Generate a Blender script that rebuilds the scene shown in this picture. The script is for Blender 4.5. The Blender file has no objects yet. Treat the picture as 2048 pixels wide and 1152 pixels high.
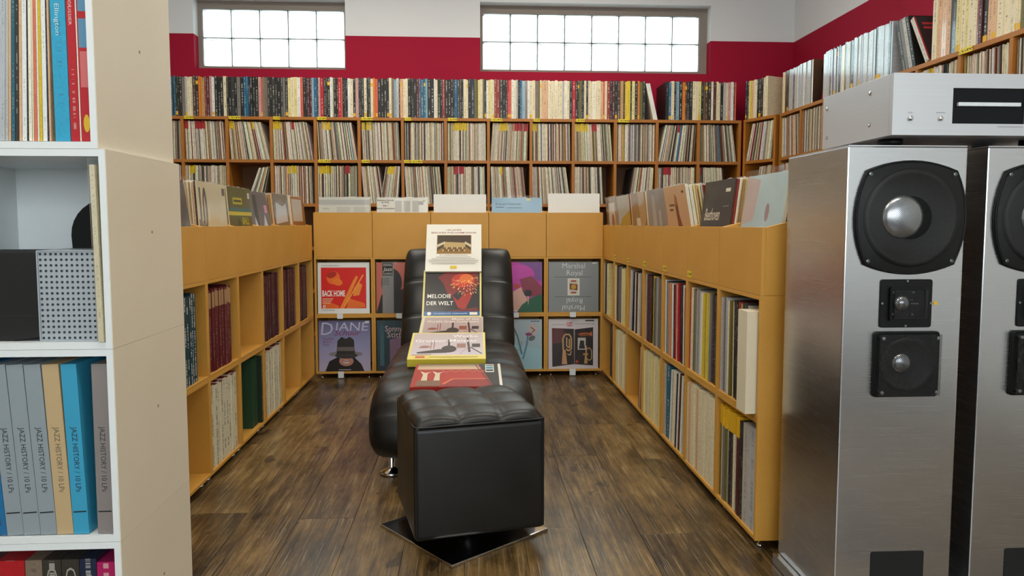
import bpy, bmesh, math, random
from mathutils import Matrix, Vector, Euler
random.seed(7)
PI = math.pi
R = math.radians
sc = bpy.context.scene
col = sc.collection

# ---------------------------------------------------------------- camera (2048 x 1152 frame, f = 1457.7 px)
cd = bpy.data.cameras.new('camera'); cam = bpy.data.objects.new('camera', cd); col.objects.link(cam)
cd.sensor_width = 36; cd.lens = 1457.7 / 2048 * 36; cd.shift_y = -23.4 / 2048; cd.clip_start = .05
cam.location = (0, 0, .957); cam.rotation_euler = (PI / 2 - .0724, 0, -.0574)
sc.camera = cam
# ---------------------------------------------------------------- world, daylight, exposure
w = bpy.data.worlds.new('world'); sc.world = w; w.use_nodes = True
bg = w.node_tree.nodes['Background']; bg.inputs[0].default_value = (.86, .95, 1, 1); bg.inputs[1].default_value = 4.0
def area(name, loc, rot, sx, sy, power, color):
    l = bpy.data.lights.new(name, 'AREA'); l.shape = 'RECTANGLE'; l.size = sx; l.size_y = sy; l.energy = power; l.color = color
    o = bpy.data.objects.new(name, l); col.objects.link(o); o.location = loc; o.rotation_euler = rot; return o
# light portals: they only guide the sky light through the three window openings
for nm, loc, rx, sx_, sy_ in (('shop_window_portal', (.6, -3.1, 1.65), 90, 3.6, 1.5), ('window_portal_a', (-1.71, 6.78, 2.58), -90, 1.28, .59), ('window_portal_b', (1.12, 6.78, 2.58), -90, 2.04, .59)):
    area(nm, loc, (R(rx), 0, 0), sx_, sy_, 1, (1, 1, 1)).data.cycles.is_portal = True
sc.view_settings.view_transform = 'Standard'; sc.view_settings.look = 'None'; sc.view_settings.gamma = 1
sc.view_settings.use_curve_mapping = False; sc.view_settings.exposure = 0.8

# ================================================================ helpers
def lin(h):
    if not isinstance(h, str): return tuple(h)[:3]
    h = h.lstrip('#'); c = [int(h[i:i + 2], 16) / 255 for i in (0, 2, 4)]
    return tuple(x / 12.92 if x <= .04045 else ((x + .055) / 1.055) ** 2.4 for x in c)
MATS = {}
class NT:
    def __init__(s, name):
        s.m = bpy.data.materials.new(name); s.m.use_nodes = True; s.t = s.m.node_tree; s.b = s.t.nodes['Principled BSDF']; s.out = s.t.nodes['Material Output']
    def n(s, typ, **k):
        x = s.t.nodes.new(typ)
        for a, v in k.items():
            if a[0] == 'i' and a[1:].isdigit(): s.put(x.inputs[int(a[1:])], v)
            else: setattr(x, a, v)
        return x
    def put(s, inp, v):
        if hasattr(v, 'is_output'): s.t.links.new(v, inp)
        else: inp.default_value = v
    def set(s, **k):
        for a, v in k.items(): s.put(s.b.inputs[a.replace('_', ' ')], v)
        return s
    def math(s, op, a, b=0, c=0): return s.n('ShaderNodeMath', operation=op, i0=a, i1=b, i2=c).outputs[0]
    def mix(s, f, a, b):
        x = s.n('ShaderNodeMix', data_type='RGBA'); s.put(x.inputs[0], f); s.put(x.inputs[6], a); s.put(x.inputs[7], b); return x.outputs[2]
    def noise(s, vec, scale, detail=4, rough=.5):
        x = s.n('ShaderNodeTexNoise'); s.put(x.inputs['Vector'], vec); x.inputs['Scale'].default_value = scale; x.inputs['Detail'].default_value = detail; x.inputs['Roughness'].default_value = rough; return x.outputs[0]
    def coord(s, which='Object', scale=(1, 1, 1), add=None):
        v = s.n('ShaderNodeTexCoord').outputs[which]
        v = s.n('ShaderNodeVectorMath', operation='MULTIPLY', i0=v, i1=scale).outputs[0]
        if add is not None: v = s.n('ShaderNodeVectorMath', operation='ADD', i0=v, i1=add).outputs[0]
        return v
    def ramp(s, f, *stops):
        x = s.n('ShaderNodeValToRGB', i0=f); e = x.color_ramp.elements
        while len(e) < len(stops): e.new(.5)
        for el, (p, c) in zip(e, stops): el.position = p; el.color = (*lin(c), 1)
        return x.outputs[0]
    def bump(s, h, strength=.2, dist=.002):
        x = s.n('ShaderNodeBump'); x.inputs['Strength'].default_value = strength; x.inputs['Distance'].default_value = dist; s.put(x.inputs['Height'], h); s.put(s.b.inputs['Normal'], x.outputs[0])
def plain(name, c, rough=.5, metal=0, coat=0, var=.12, scale=60, bump=0):
    if name in MATS: return MATS[name]
    t = NT(name); a = lin(c)
    nz = t.noise(t.coord(), scale)
    t.set(Base_Color=t.mix(nz, (*[x * (1 - var) for x in a], 1), (*[min(1, x * (1 + var)) for x in a], 1)), Roughness=rough, Metallic=metal)
    t.b.inputs['Coat Weight'].default_value = coat
    if bump: t.bump(nz, bump)
    MATS[name] = t.m; return t.m
def mdf(name, c1, c2):
    t = NT(name); n1 = t.noise(t.coord(), 3, 3); n2 = t.noise(t.coord(), 420, 2)
    f = t.math('ADD', t.math('MULTIPLY', n1, .6), t.math('MULTIPLY', n2, .4))
    t.set(Base_Color=t.ramp(f, (.3, c1), (.7, c2)), Roughness=.5); t.bump(n2, .06); MATS[name] = t.m; return t.m
M_MDF = mdf('honey_fibreboard', '#c48c32', '#d6a048')
M_MDFD = mdf('brown_fibreboard', '#9a5e1a', '#b07024')
M_BEIGE = mdf('beige_fibreboard', '#d8cab2', '#dfd2bb')
M_WHITE = plain('white_melamine', '#e6eaea', .35, var=.02)
M_EDGE = plain('white_edge', '#eef2f2', .4, var=.02)
M_CHROME = plain('chrome', '#d8d8da', .1, 1, var=.02)
M_BLACK = plain('black_plastic', '#0a0a0a', .45, var=.1)
M_BLACK.node_tree.nodes['Principled BSDF'].inputs['Specular IOR Level'].default_value = .25
M_DARK = plain('dark_matte', '#060606', .8, var=.1)
M_YEL = plain('yellow_label', '#dfae1c', .5, var=.1)
M_CLIP = plain('white_clip', '#dfe4e8', .4, var=.03)
def brushed():
    t = NT('brushed_aluminium'); nz = t.noise(t.coord('Object', (3, 3, 900)), 1, 3, .6)
    t.set(Base_Color=t.mix(nz, (.53, .53, .54, 1), (.6, .6, .61, 1)), Metallic=1, Roughness=t.math('MULTIPLY_ADD', nz, .1, .21)); return t.m
M_BRUSH = brushed()
def silver():
    t = NT('silver_anodised'); nz = t.noise(t.coord('Object', (4, 4, 600)), 1, 2)
    t.set(Base_Color=t.mix(nz, (.55, .55, .57, 1), (.63, .63, .65, 1)), Metallic=.75, Roughness=.42); return t.m
M_SILVER = silver()
def leather():
    t = NT('black_leather'); v = t.n('ShaderNodeTexVoronoi'); t.put(v.inputs['Vector'], t.coord()); v.inputs['Scale'].default_value = 420
    n2 = t.noise(t.coord(), 9, 3)
    t.set(Base_Color=t.mix(n2, (.0045, .0042, .004, 1), (.0105, .0097, .0086, 1)), Roughness=t.math('MULTIPLY_ADD', n2, .14, .3)); t.b.inputs['Specular IOR Level'].default_value = .4
    t.bump(t.math('MULTIPLY_ADD', v.outputs[0], .25, n2), .12, .004); return t.m
M_LEATHER = leather()
def floor_mat():
    t = NT('aged_oak_plank'); r = t.n('ShaderNodeObjectInfo').outputs['Random']
    off = t.n('ShaderNodeCombineXYZ', i0=t.math('MULTIPLY', r, 57.), i1=t.math('MULTIPLY', r, 91.), i2=0.).outputs[0]
    big = t.noise(t.coord('Object', (7, 2.6, 1), off), 1.2, 5, .68)
    grain = t.noise(t.coord('Object', (60, 3.2, 1), off), 1, 5, .65)
    fine = t.noise(t.coord('Object', (230, 4, 1), off), 1, 3, .6)
    knot = t.noise(t.coord('Object', (9, 4.5, 1), off), 1.3, 2, .5)
    f = t.math('ADD', t.math('MULTIPLY', big, .55), t.math('MULTIPLY', grain, .45))
    f = t.math('ADD', f, t.math('MULTIPLY_ADD', r, .12, -.06))
    c = t.ramp(f, (.33, '#1e150b'), (.45, '#48361d'), (.54, '#6a522e'), (.63, '#8a7045'), (.76, '#ae9564'))
    c = t.mix(t.math('MULTIPLY', t.math('GREATER_THAN', fine, .6), .3), c, (*lin('#b3a285'), 1))
    c = t.mix(t.math('MULTIPLY', t.math('LESS_THAN', knot, .33), .65), c, (*lin('#1d140c'), 1))
    t.set(Base_Color=c, Roughness=t.math('MULTIPLY_ADD', grain, .22, .22)); t.b.inputs['Specular IOR Level'].default_value = .55
    t.bump(t.math('ADD', grain, fine), .25, .0012); return t.m
M_FLOOR = floor_mat()
def wall_mat():
    t = NT('white_over_crimson_paint'); z = t.n('ShaderNodeSeparateXYZ', i0=t.n('ShaderNodeNewGeometry').outputs['Position']).outputs[2]
    nz = t.noise(t.coord(), 90, 4); red = t.mix(nz, (*lin('#94082a'), 1), (*lin('#a20e32'), 1))
    t.set(Base_Color=t.mix(t.math('GREATER_THAN', z, 2.574), red, (*lin('#dadcde'), 1)), Roughness=.75); t.b.inputs['Specular IOR Level'].default_value = .25; t.bump(nz, .08, .003); return t.m
M_WALL = wall_mat()
def glassblock():
    t = NT('glass_block'); n = t.noise(t.coord('Object'), 9, 2)
    tr = t.n('ShaderNodeBsdfTransparent', i0=(.86, .96, .96, 1)); tl = t.n('ShaderNodeBsdfTranslucent', i0=(.9, .98, .98, 1)); gl = t.n('ShaderNodeBsdfGlossy', i0=(.9, .95, .95, 1)); gl.inputs['Roughness'].default_value = .1
    bp = t.n('ShaderNodeBump'); bp.inputs['Strength'].default_value = .5; bp.inputs['Distance'].default_value = .02; t.put(bp.inputs['Height'], n); t.put(gl.inputs['Normal'], bp.outputs[0])
    fr = t.n('ShaderNodeFresnel', i0=1.5); t.put(fr.inputs['Normal'], bp.outputs[0])
    a = t.n('ShaderNodeMixShader', i0=.25, i1=tr.outputs[0], i2=tl.outputs[0]); b = t.n('ShaderNodeMixShader', i0=fr.outputs[0], i1=a.outputs[0], i2=gl.outputs[0])
    t.t.links.new(b.outputs[0], t.out.inputs[0]); return t.m
M_GLASSB = glassblock()
def clear_film():
    t = NT('clear_plastic_film'); n = t.noise(t.coord('Object', (1, 1, .35)), 14, 3)
    bp = t.n('ShaderNodeBump'); bp.inputs['Strength'].default_value = .4; bp.inputs['Distance'].default_value = .01; t.put(bp.inputs['Height'], n)
    gl = t.n('ShaderNodeBsdfGlossy', i0=(1, 1, 1, 1)); gl.inputs['Roughness'].default_value = .12; t.put(gl.inputs['Normal'], bp.outputs[0])
    tr = t.n('ShaderNodeBsdfTransparent', i0=(.97, .97, .97, 1)); fr = t.n('ShaderNodeFresnel', i0=1.5); t.put(fr.inputs['Normal'], bp.outputs[0])
    mx = t.n('ShaderNodeMixShader', i0=t.math('MULTIPLY_ADD', fr.outputs[0], .22, .006), i1=tr.outputs[0], i2=gl.outputs[0]); t.t.links.new(mx.outputs[0], t.out.inputs[0]); return t.m
M_FILM = clear_film()
def grille():
    t = NT('perforated_grille'); c = t.n('ShaderNodeTexChecker'); t.put(c.inputs['Vector'], t.coord('Object')); c.inputs['Scale'].default_value = 420
    d = t.n('ShaderNodeBsdfPrincipled'); d.inputs['Base Color'].default_value = (.012, .012, .012, 1); d.inputs['Roughness'].default_value = .45
    tr = t.n('ShaderNodeBsdfTransparent'); mx = t.n('ShaderNodeMixShader', i0=t.math('MULTIPLY_ADD', c.outputs[1], .4, .1), i1=tr.outputs[0], i2=d.outputs[0]); t.t.links.new(mx.outputs[0], t.out.inputs[0]); return t.m
M_GRILLE = grille()
def sleeve_mat(name, texty, thr, rough=.5, coat=0.):
    """colour comes from the object's own colour; unreadable spine print as dashes"""
    t = NT(name); oi = t.n('ShaderNodeObjectInfo'); g = t.n('ShaderNodeSeparateXYZ', i0=t.n('ShaderNodeTexCoord').outputs['Generated'])
    gx, gy, gz = g.outputs; r = oi.outputs['Random']
    v = t.n('ShaderNodeCombineXYZ', i0=t.math('MULTIPLY', r, 83.), i1=t.math('MULTIPLY', r, 31.), i2=t.math('MULTIPLY', gz, 85.)).outputs[0]
    v2 = t.n('ShaderNodeCombineXYZ', i0=t.math('MULTIPLY', r, 23.), i1=t.math('MULTIPLY', r, 61.), i2=t.math('MULTIPLY', gz, 5.)).outputs[0]
    dash = t.math('MULTIPLY', t.math('GREATER_THAN', t.noise(v, 1, 1), thr), t.math('GREATER_THAN', t.noise(v2, 1, 0), .45))
    band = t.math('LESS_THAN', t.math('ABSOLUTE', t.math('SUBTRACT', gx, .5)), .15)
    m = t.math('MULTIPLY', t.math('MULTIPLY', dash, band), t.math('MULTIPLY', t.math('LESS_THAN', gy, .004), texty))
    lum = t.n('ShaderNodeRGBToBW', i0=oi.outputs['Color']).outputs[0]
    ink = t.mix(t.math('LESS_THAN', lum, .12), (.05, .04, .035, 1), (.75, .72, .65, 1))
    wear = t.noise(t.n('ShaderNodeVectorMath', operation='ADD', i0=t.coord('Generated', (3, 3, 14)), i1=v2).outputs[0], 2, 4)
    base = t.n('ShaderNodeHueSaturation', i4=oi.outputs['Color']); t.put(base.inputs['Value'], t.math('MULTIPLY_ADD', wear, .5, .75))
    t.set(Base_Color=t.mix(m, base.outputs[0], ink), Roughness=rough); t.b.inputs['Coat Weight'].default_value = coat; t.b.inputs['Coat Roughness'].default_value = .12
    return t.m
M_BOX = sleeve_mat('box_set_card', .62, .52, .45)
M_VOL = sleeve_mat('bound_volume_cloth', .3, .52, .5)
M_VOLT = sleeve_mat('printed_volume_spine', .75, .46, .5)
M_SLV = sleeve_mat('record_sleeve_card', .3, .55, .5)
M_SHINY = sleeve_mat('film_wrapped_card', .4, .5, .3, .8)
def vcol(name, rough, coat):
    t = NT(name); a = t.n('ShaderNodeVertexColor', layer_name='Col'); t.set(Base_Color=a.outputs[0], Roughness=rough); t.b.inputs['Coat Weight'].default_value = coat; t.b.inputs['Coat Roughness'].default_value = .15; return t.m
M_PRINT = vcol('printed_cover', .45, .15)
def stuffm():
    t = NT('packed_sleeve_edges'); a = t.n('ShaderNodeVertexColor', layer_name='Col'); nz = t.noise(t.coord('Object', (30, 30, 10)), 4, 4)
    x = t.n('ShaderNodeHueSaturation', i4=a.outputs[0]); t.put(x.inputs['Value'], t.math('MULTIPLY_ADD', nz, .9, .5)); t.set(Base_Color=x.outputs[0], Roughness=.5); return t.m
M_STUFF = stuffm()

def mesh_obj(name, me, parent=None, mat=None):
    o = bpy.data.objects.new(name, me); col.objects.link(o)
    if parent: o.parent = parent
    if mat is not None and not me.materials: me.materials.append(mat)
    return o
def tag(o, label=None, cat=None, group=None, kind=None):
    if label: o['label'] = label
    if cat: o['category'] = cat
    if group: o['group'] = group
    if kind: o['kind'] = kind
    return o
def thing(name, label, cat, loc=(0, 0, 0), rz=0, group=None):
    o = bpy.data.objects.new(name, None); col.objects.link(o); o.empty_display_size = .05
    o.location = loc; o.rotation_euler = (0, 0, rz); return tag(o, label, cat, group)
class MB:
    def __init__(s): s.v = []; s.f = []; s.bev = 0; s.sm = False
    def raw(s, vs, fs):
        b = len(s.v); s.v += [tuple(x) for x in vs]; s.f += [tuple(i + b for i in f) for f in fs]; return s
    def box(s, x0, x1, y0, y1, z0, z1):
        return s.raw([(x, y, z) for x in (x0, x1) for y in (y0, y1) for z in (z0, z1)], [(0, 1, 3, 2), (4, 6, 7, 5), (0, 4, 5, 1), (2, 3, 7, 6), (0, 2, 6, 4), (1, 5, 7, 3)])
    def prism(s, pts, y0, y1):       # outline in x,z pulled along y
        n = len(pts); return s.raw([(x, y0, z) for x, z in pts] + [(x, y1, z) for x, z in pts], [tuple(range(n)), tuple(range(2 * n - 1, n - 1, -1))] + [(i, i + n, (i + 1) % n + n, (i + 1) % n) for i in range(n)])
    def lathe(s, prof, n=24, axis='z', c=(0, 0, 0)):
        vs = []
        for r, h in prof:
            for k in range(n):
                a = 2 * PI * k / n; p = (r * math.cos(a), r * math.sin(a), h)
                if axis == 'y': p = (p[0], p[2], p[1])
                if axis == 'x': p = (p[2], p[0], p[1])
                vs.append((p[0] + c[0], p[1] + c[1], p[2] + c[2]))
        m = len(prof); fs = [(i * n + k, i * n + (k + 1) % n, (i + 1) * n + (k + 1) % n, (i + 1) * n + k) for i in range(m - 1) for k in range(n)]
        fs += [tuple(range(n))[::-1], tuple((m - 1) * n + k for k in range(n))]; return s.raw(vs, fs)
    def tube(s, pts, r, n=8, closed=False):
        P = [Vector(p) for p in pts]; vs = []; m = len(P)
        for i, p in enumerate(P):
            a = P[i - 1] if (i or closed) else p; b = P[(i + 1) % m] if (i < m - 1 or closed) else p
            d = (b - a).normalized(); u = d.cross(Vector((.31, .57, .76))).normalized(); v = d.cross(u)
            vs += [p + (u * math.cos(2 * PI * k / n) + v * math.sin(2 * PI * k / n)) * r for k in range(n)]
        fs = [(i * n + k, i * n + (k + 1) % n, ((i + 1) % m) * n + (k + 1) % n, ((i + 1) % m) * n + k) for i in range(m if closed else m - 1) for k in range(n)]
        return s.raw(vs, fs)
    def mesh(s, name='m', bevel=0, smooth=False, seg=2):
        me = bpy.data.meshes.new(name); me.from_pydata(s.v, [], s.f); bm = bmesh.new(); bm.from_mesh(me); bmesh.ops.recalc_face_normals(bm, faces=bm.faces)
        if bevel: bmesh.ops.bevel(bm, geom=bm.edges[:], offset=bevel, segments=seg, affect='EDGES', profile=.6)
        bm.to_mesh(me); bm.free()
        if smooth:
            for p in me.polygons: p.use_smooth = True
        return me
    def build(s, name, mat, parent=None, bevel=0, smooth=False, seg=2):
        return mesh_obj(name, s.mesh(name, bevel, smooth, seg), parent, mat)
def box(name, mat, parent, x0, x1, y0, y1, z0, z1, bevel=0): return MB().box(x0, x1, y0, y1, z0, z1).build(name, mat, parent, bevel)

# ---- flat print: polygons and lettering gathered in one mesh per cover
TXT = {}
def text_mesh(s, bold=0., sp=1.):
    k = (s, bold, sp)
    if k not in TXT:
        c = bpy.data.curves.new('t', 'FONT'); c.body = s; c.size = 1; c.resolution_u = 2; c.offset = bold; c.space_character = sp
        o = bpy.data.objects.new('t', c); col.objects.link(o); dg = bpy.context.evaluated_depsgraph_get(); e = o.evaluated_get(dg); me = e.to_mesh()
        vs = [(v.co.x, v.co.y) for v in me.vertices]; fs = [tuple(p.vertices) for p in me.polygons]; e.to_mesh_clear(); bpy.data.objects.remove(o); bpy.data.curves.remove(c)
        xs = [v[0] for v in vs] or [0]; TXT[k] = (vs, fs, min(xs), max(xs))
    return TXT[k]
class Print:
    """2-D drawing in fractions of a rectangle w x h; layers rise by a hair"""
    def __init__(s, w, h, O=(0, 0, 0), U=(0, 1, 0), V=(0, 0, 1), N=(1, 0, 0), eps=.00006):
        s.w, s.h, s.O, s.U, s.V, s.N = w, h, Vector(O), Vector(U), Vector(V), Vector(N); s.vs = []; s.fs = []; s.cs = []; s.k = 1; s.eps = eps
    def poly(s, pts, c):
        b = len(s.vs); n = len(pts); cols = c if isinstance(c, list) else [c] * n
        for (x, y), cc in zip(pts, cols): s.vs.append(s.O + s.U * (x * s.w) + s.V * (y * s.h) + s.N * (s.k * s.eps)); s.cs.append(lin(cc))
        s.fs.append(tuple(range(b, b + n))); s.k += 1; return s
    def rect(s, x0, y0, x1, y1, c, c2=None): return s.poly([(x0, y0), (x1, y0), (x1, y1), (x0, y1)], [c, c, c2, c2] if c2 else c)
    def ell(s, cx, cy, rx, ry, c, rot=0, n=20):
        ca, sa = math.cos(R(rot)), math.sin(R(rot)); return s.poly([(cx + rx * math.cos(a) * ca - ry * math.sin(a) * sa, cy + rx * math.cos(a) * sa + ry * math.sin(a) * ca) for a in (2 * PI * i / n for i in range(n))], c)
    def line(s, pts, t, c):
        for (x0, y0), (x1, y1) in zip(pts, pts[1:]):
            d = math.hypot(x1 - x0, y1 - y0) or 1; nx, ny = -(y1 - y0) / d * t / 2, (x1 - x0) / d * t / 2
            s.poly([(x0 + nx, y0 + ny), (x1 + nx, y1 + ny), (x1 - nx, y1 - ny), (x0 - nx, y0 - ny)], c); s.k -= 1
        s.k += 1; return s
    def text(s, body, x, y, size, c, width=None, align='l', rot=0, bold=0., shear=0, flip=False):
        vs, fs, x0, x1 = text_mesh(body, bold); L = max(x1 - x0, 1e-6); sx = (width / L) if width else size
        off = {'l': 0, 'c': -.5, 'r': -1}[align] * L * sx; ca, sa = math.cos(R(rot)), math.sin(R(rot)); b = len(s.vs); asp = s.w / s.h; N = s.N * (s.k * s.eps)
        for vx, vy in vs:
            px = (vx - x0) * sx + off + shear * vy * size; py = vy * size * (1 if not flip else -1)
            qx, qy = px * ca - py * sa, px * sa + py * ca
            s.vs.append(s.O + s.U * ((x + qx) * s.w) + s.V * (y * s.h + qy * s.w) + N); s.cs.append(lin(c))
        s.fs += [tuple(i + b for i in f) for f in fs]; s.k += 1; return s
    def build(s, name, parent, mat=None):
        me = bpy.data.meshes.new(name); me.from_pydata(s.vs, [], s.fs); ca = me.color_attributes.new('Col', 'FLOAT_COLOR', 'POINT')
        for i, c in enumerate(s.cs): ca.data[i].color = (*c, 1)
        return mesh_obj(name, me, parent, mat or M_PRINT)

# ---- records
UNIT = MB().box(-.5, .5, 0, 1, 0, 1).mesh('sleeve_block')
UB = {}
def unit(mat):
    if mat.name not in UB: m = UNIT.copy(); m.materials.append(mat); UB[mat.name] = m
    return UB[mat.name]
def sleeve(name, label, cat, group, loc, phi, theta, t, c, mat, h=.315, d=.315):
    o = bpy.data.objects.new(name, unit(mat)); col.objects.link(o); o.location = (loc[0], loc[1], loc[2] + abs(math.sin(phi)) * t / 2 + .0006)
    o.rotation_euler = (0, phi, theta); o.scale = (t, d, h); o.color = (*lin(c), 1); return tag(o, label, cat, group)
def pack(items, phis, start, h, gap=.0004):
    """x positions of a leaning row; items = thicknesses, phis = lean (top towards +x)"""
    out = []; x = start; prev = None
    for t, p in zip(items, phis):
        need = t / max(.3, math.cos(p))
        if prev is not None: x += max(0, h * (math.sin(prev) - math.sin(p)))
        out.append(x + need / 2); x += need + gap; prev = p
    return out, x
FB = {}
def faced(name, label, cat, group, loc, phi, theta, t, w, h, c, mat=M_SLV):
    """sleeve seen from the front: cover on the local +x side, y to the right, z up"""
    k = (round(t, 4), round(w, 4), round(h, 4), mat.name)
    if k not in FB: FB[k] = MB().box(-t, 0, 0, w, 0, h).mesh('faced_sleeve', min(t * .2, .0015), seg=1); FB[k].materials.append(mat)
    o = bpy.data.objects.new(name, FB[k]); col.objects.link(o); o.location = (loc[0], loc[1], loc[2] + (abs(math.sin(phi)) * t if abs(phi) < .5 else 0)); o.rotation_euler = (0, phi, theta); o.color = (*lin(c), 1); return tag(o, label, cat, group)
def film(parent, w, h, over=.004, x=.0035, seed=0):
    rnd = random.Random(seed); nx, nz = 14, 14; vs = []; ph = rnd.random() * 6
    for j in range(nz + 1):
        for i in range(nx + 1):
            u, v = i / nx, j / nz; vs.append((x + .0016 * math.sin(7 * u + 5 * v + ph) * math.sin(3 * v + ph) + (.003 * v * v * (1 + math.sin(9 * u + ph))), -over + u * (w + 2 * over), v * (h + over * 1.3)))
    fs = [(j * (nx + 1) + i, j * (nx + 1) + i + 1, (j + 1) * (nx + 1) + i + 1, (j + 1) * (nx + 1) + i) for j in range(nz) for i in range(nx)]
    return MB().raw(vs, fs).build('plastic_sleeve', M_FILM, parent, smooth=True)
ORD = ['first', 'second', 'third', 'fourth', 'fifth', 'sixth', 'seventh', 'eighth', 'ninth', 'tenth', 'eleventh', 'twelfth', 'thirteenth', 'fourteenth', 'fifteenth']
CN = {  # named colours
 'black': '#15140f', 'charcoal': '#35322d', 'grey': '#77736c', 'light grey': '#b8b4ac', 'taupe': '#7d6c5d', 'cream': '#e2d5b2', 'ivory': '#ece5d0', 'white': '#e4e4df', 'tan': '#b9945c',
 'brown': '#4b2f1c', 'dark brown': '#2a1a10', 'olive': '#6b6228', 'yellow': '#dcc02c', 'pale yellow': '#dfd08e', 'orange': '#d67a1e', 'coral': '#d0604a', 'pink': '#c69a92', 'red': '#b01220', 'brick red': '#8a2a1c', 'wine': '#4c1520',
 'blue': '#1c5c82', 'sky blue': '#84a4b2', 'navy': '#1c2740', 'teal': '#12607a', 'green': '#1d4a28', 'dark green': '#1b2c20', 'silver': '#b4b8bc', 'violet': '#5b4a60', 'peach': '#d9ae86', 'magenta': '#b01a5c'}

# ================================================================ dimensions (metres)
U = .356; XL = -.9524; XR = XL + 5 * U; D1 = 4.5055; ZB = .03; ZM = .39; ZT = .75; RIM = .946; RIMB = 1.0235
D2 = 6.141; XB = 2.2926; ZS = 1.8285; WB = 6.5; WR = 2.9; WL = -2.85; CEIL = 3.3; REAR = -3.0
# ================================================================ room shell
fl = box('floor', plain('subfloor', '#2a2018', .7), None, WL - .2, WR + .2, REAR - .2, WB + .3, -.13, -.008); tag(fl, kind='structure')
pw, pl = .18, 1.24; k = 0
plank_me = MB().box(.0004, pw - .0004, .0004, pl - .0004, -.012, 0).mesh('plank', .0007, seg=1); plank_me.materials.append(M_FLOOR)
x = -2.0
while x < WR - .05:
    y = .1 + (k * .47) % 1.0 - 1.0
    while y < WB:
        o = bpy.data.objects.new('plank', plank_me); col.objects.link(o); o.location = (x, y, 0); o.parent = fl
        if y + pl > WB: o.scale.y = (WB - y) / pl
        y += pl
    x += pw; k += 1
O1 = (-2.349, -1.068); O2 = (.095, 2.142); OZ = (2.285, 2.88)
m = MB()
for a, b in ((WL - .2, O1[0]), (O1[1], O2[0]), (O2[1], WR + .2)): m.box(a, b, WB, WB + .3, -.1, CEIL)
for a, b in (O1, O2): m.box(a, b, WB, WB + .3, -.1, OZ[0]); m.box(a, b, WB, WB + .3, OZ[1], CEIL)
tag(m.build('wall_back', M_WALL), kind='structure')
m = MB().box(WR, WR + .2, 2.6, WB, -.1, CEIL); m.box(WR - .045, WR, 2.6, 4.74, 0, CEIL); tag(m.build('wall_right', M_WALL), kind='structure')
M_PAINT = plain('white_wall_paint', '#d8d8d4', .6); tag(box('wall_right_rear', M_PAINT, None, WR, WR + .2, REAR, 2.6, -.1, CEIL), kind='structure')
tag(box('wall_left', M_PAINT, None, WL - .2, WL, REAR, WB, -.1, CEIL), kind='structure')
m = MB().box(WL - .2, WR + .2, REAR - .2, REAR, -.1, .9).box(WL - .2, WR + .2, REAR - .2, REAR, 2.4, CEIL).box(WL - .2, -1.2, REAR - .2, REAR, .9, 2.4).box(2.4, WR + .2, REAR - .2, REAR, .9, 2.4)
tag(m.build('wall_rear', M_PAINT), kind='structure')
tag(box('ceiling', plain('ceiling_paint', '#dcdcd8', .7), None, WL - .2, WR + .2, REAR - .2, WB + .3, CEIL, CEIL + .1), kind='structure')
for i, (a, b, g0, n) in enumerate(((O1[0], O1[1], -2.312, 5), (O2[0], O2[1], .122, 8))):
    wdw = thing('window_%d' % (i + 1), None, None, ((a + b) / 2, 6.64, OZ[0])); wdw['kind'] = 'structure'
    cx = (a + b) / 2; P = .2435; gy0, gy1 = 6.605, 6.70; gz = OZ[0] + .04; x1 = g0 + n * P; z1 = gz + 2 * P
    MB().box(a - cx, g0 - cx, gy0 - 6.64, gy1 - 6.64, 0, .595).box(x1 - cx, b - cx, gy0 - 6.64, gy1 - 6.64, 0, .595).box(g0 - cx, x1 - cx, gy0 - 6.64, gy1 - 6.64, 0, .04).box(g0 - cx, x1 - cx, gy0 - 6.64, gy1 - 6.64, z1 - OZ[0], .595).build('frame', plain('grey_mortar_frame', '#8a8078', .8, bump=.3), wdw)
    mm = MB()
    for j in range(1, n): mm.box(g0 + j * P - cx - .004, g0 + j * P - cx + .004, gy0 - 6.628, gy1 - 6.652, .04, z1 - OZ[0])
    mm.box(g0 - cx, x1 - cx, gy0 - 6.628, gy1 - 6.652, .04 + P - .004, .04 + P + .004); mm.build('mortar_joint', plain('grey_joint', '#6f6a64', .8), wdw)
    bl = MB().box(-P / 2 + .0045, P / 2 - .0045, gy0 - 6.632, gy1 - 6.648, -P / 2 + .0045, P / 2 - .0045).mesh('glass_block', .009, True, 3); bl.materials.append(M_GLASSB)
    for r_ in range(2):
        for j in range(n):
            o = bpy.data.objects.new('glass_block', bl); col.objects.link(o); o.parent = wdw; o.location = (g0 + (j + .5) * P - cx, 0, .04 + (r_ + .5) * P)
# unseen ceiling lamps, added to brighten the room from above
def emis(name, c, s):
    t = NT(name); e = t.n('ShaderNodeEmission', i0=(*c, 1), i1=s); t.t.links.new(e.outputs[0], t.out.inputs[0]); return t.m
M_LAMP = emis('lamp_diffuser', (1, .945, .84), 15)
for i, (x, y) in enumerate(((-.9, .6), (.9, .6), (-.9, 2.7), (.9, 2.7), (-1.1, 5.1), (.9, 5.1))):
    t = thing('added_ceiling_lamp', 'long white lamp panel added out of view over the record shelves', 'lamp', (x, y, CEIL - .05), 0, 'added ceiling lamps')
    MB().box(-.6, .6, -.15, .15, .004, .05).build('housing', M_WHITE, t, .004); box('diffuser', M_LAMP, t, -.58, .58, -.13, .13, 0, .004)

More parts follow.
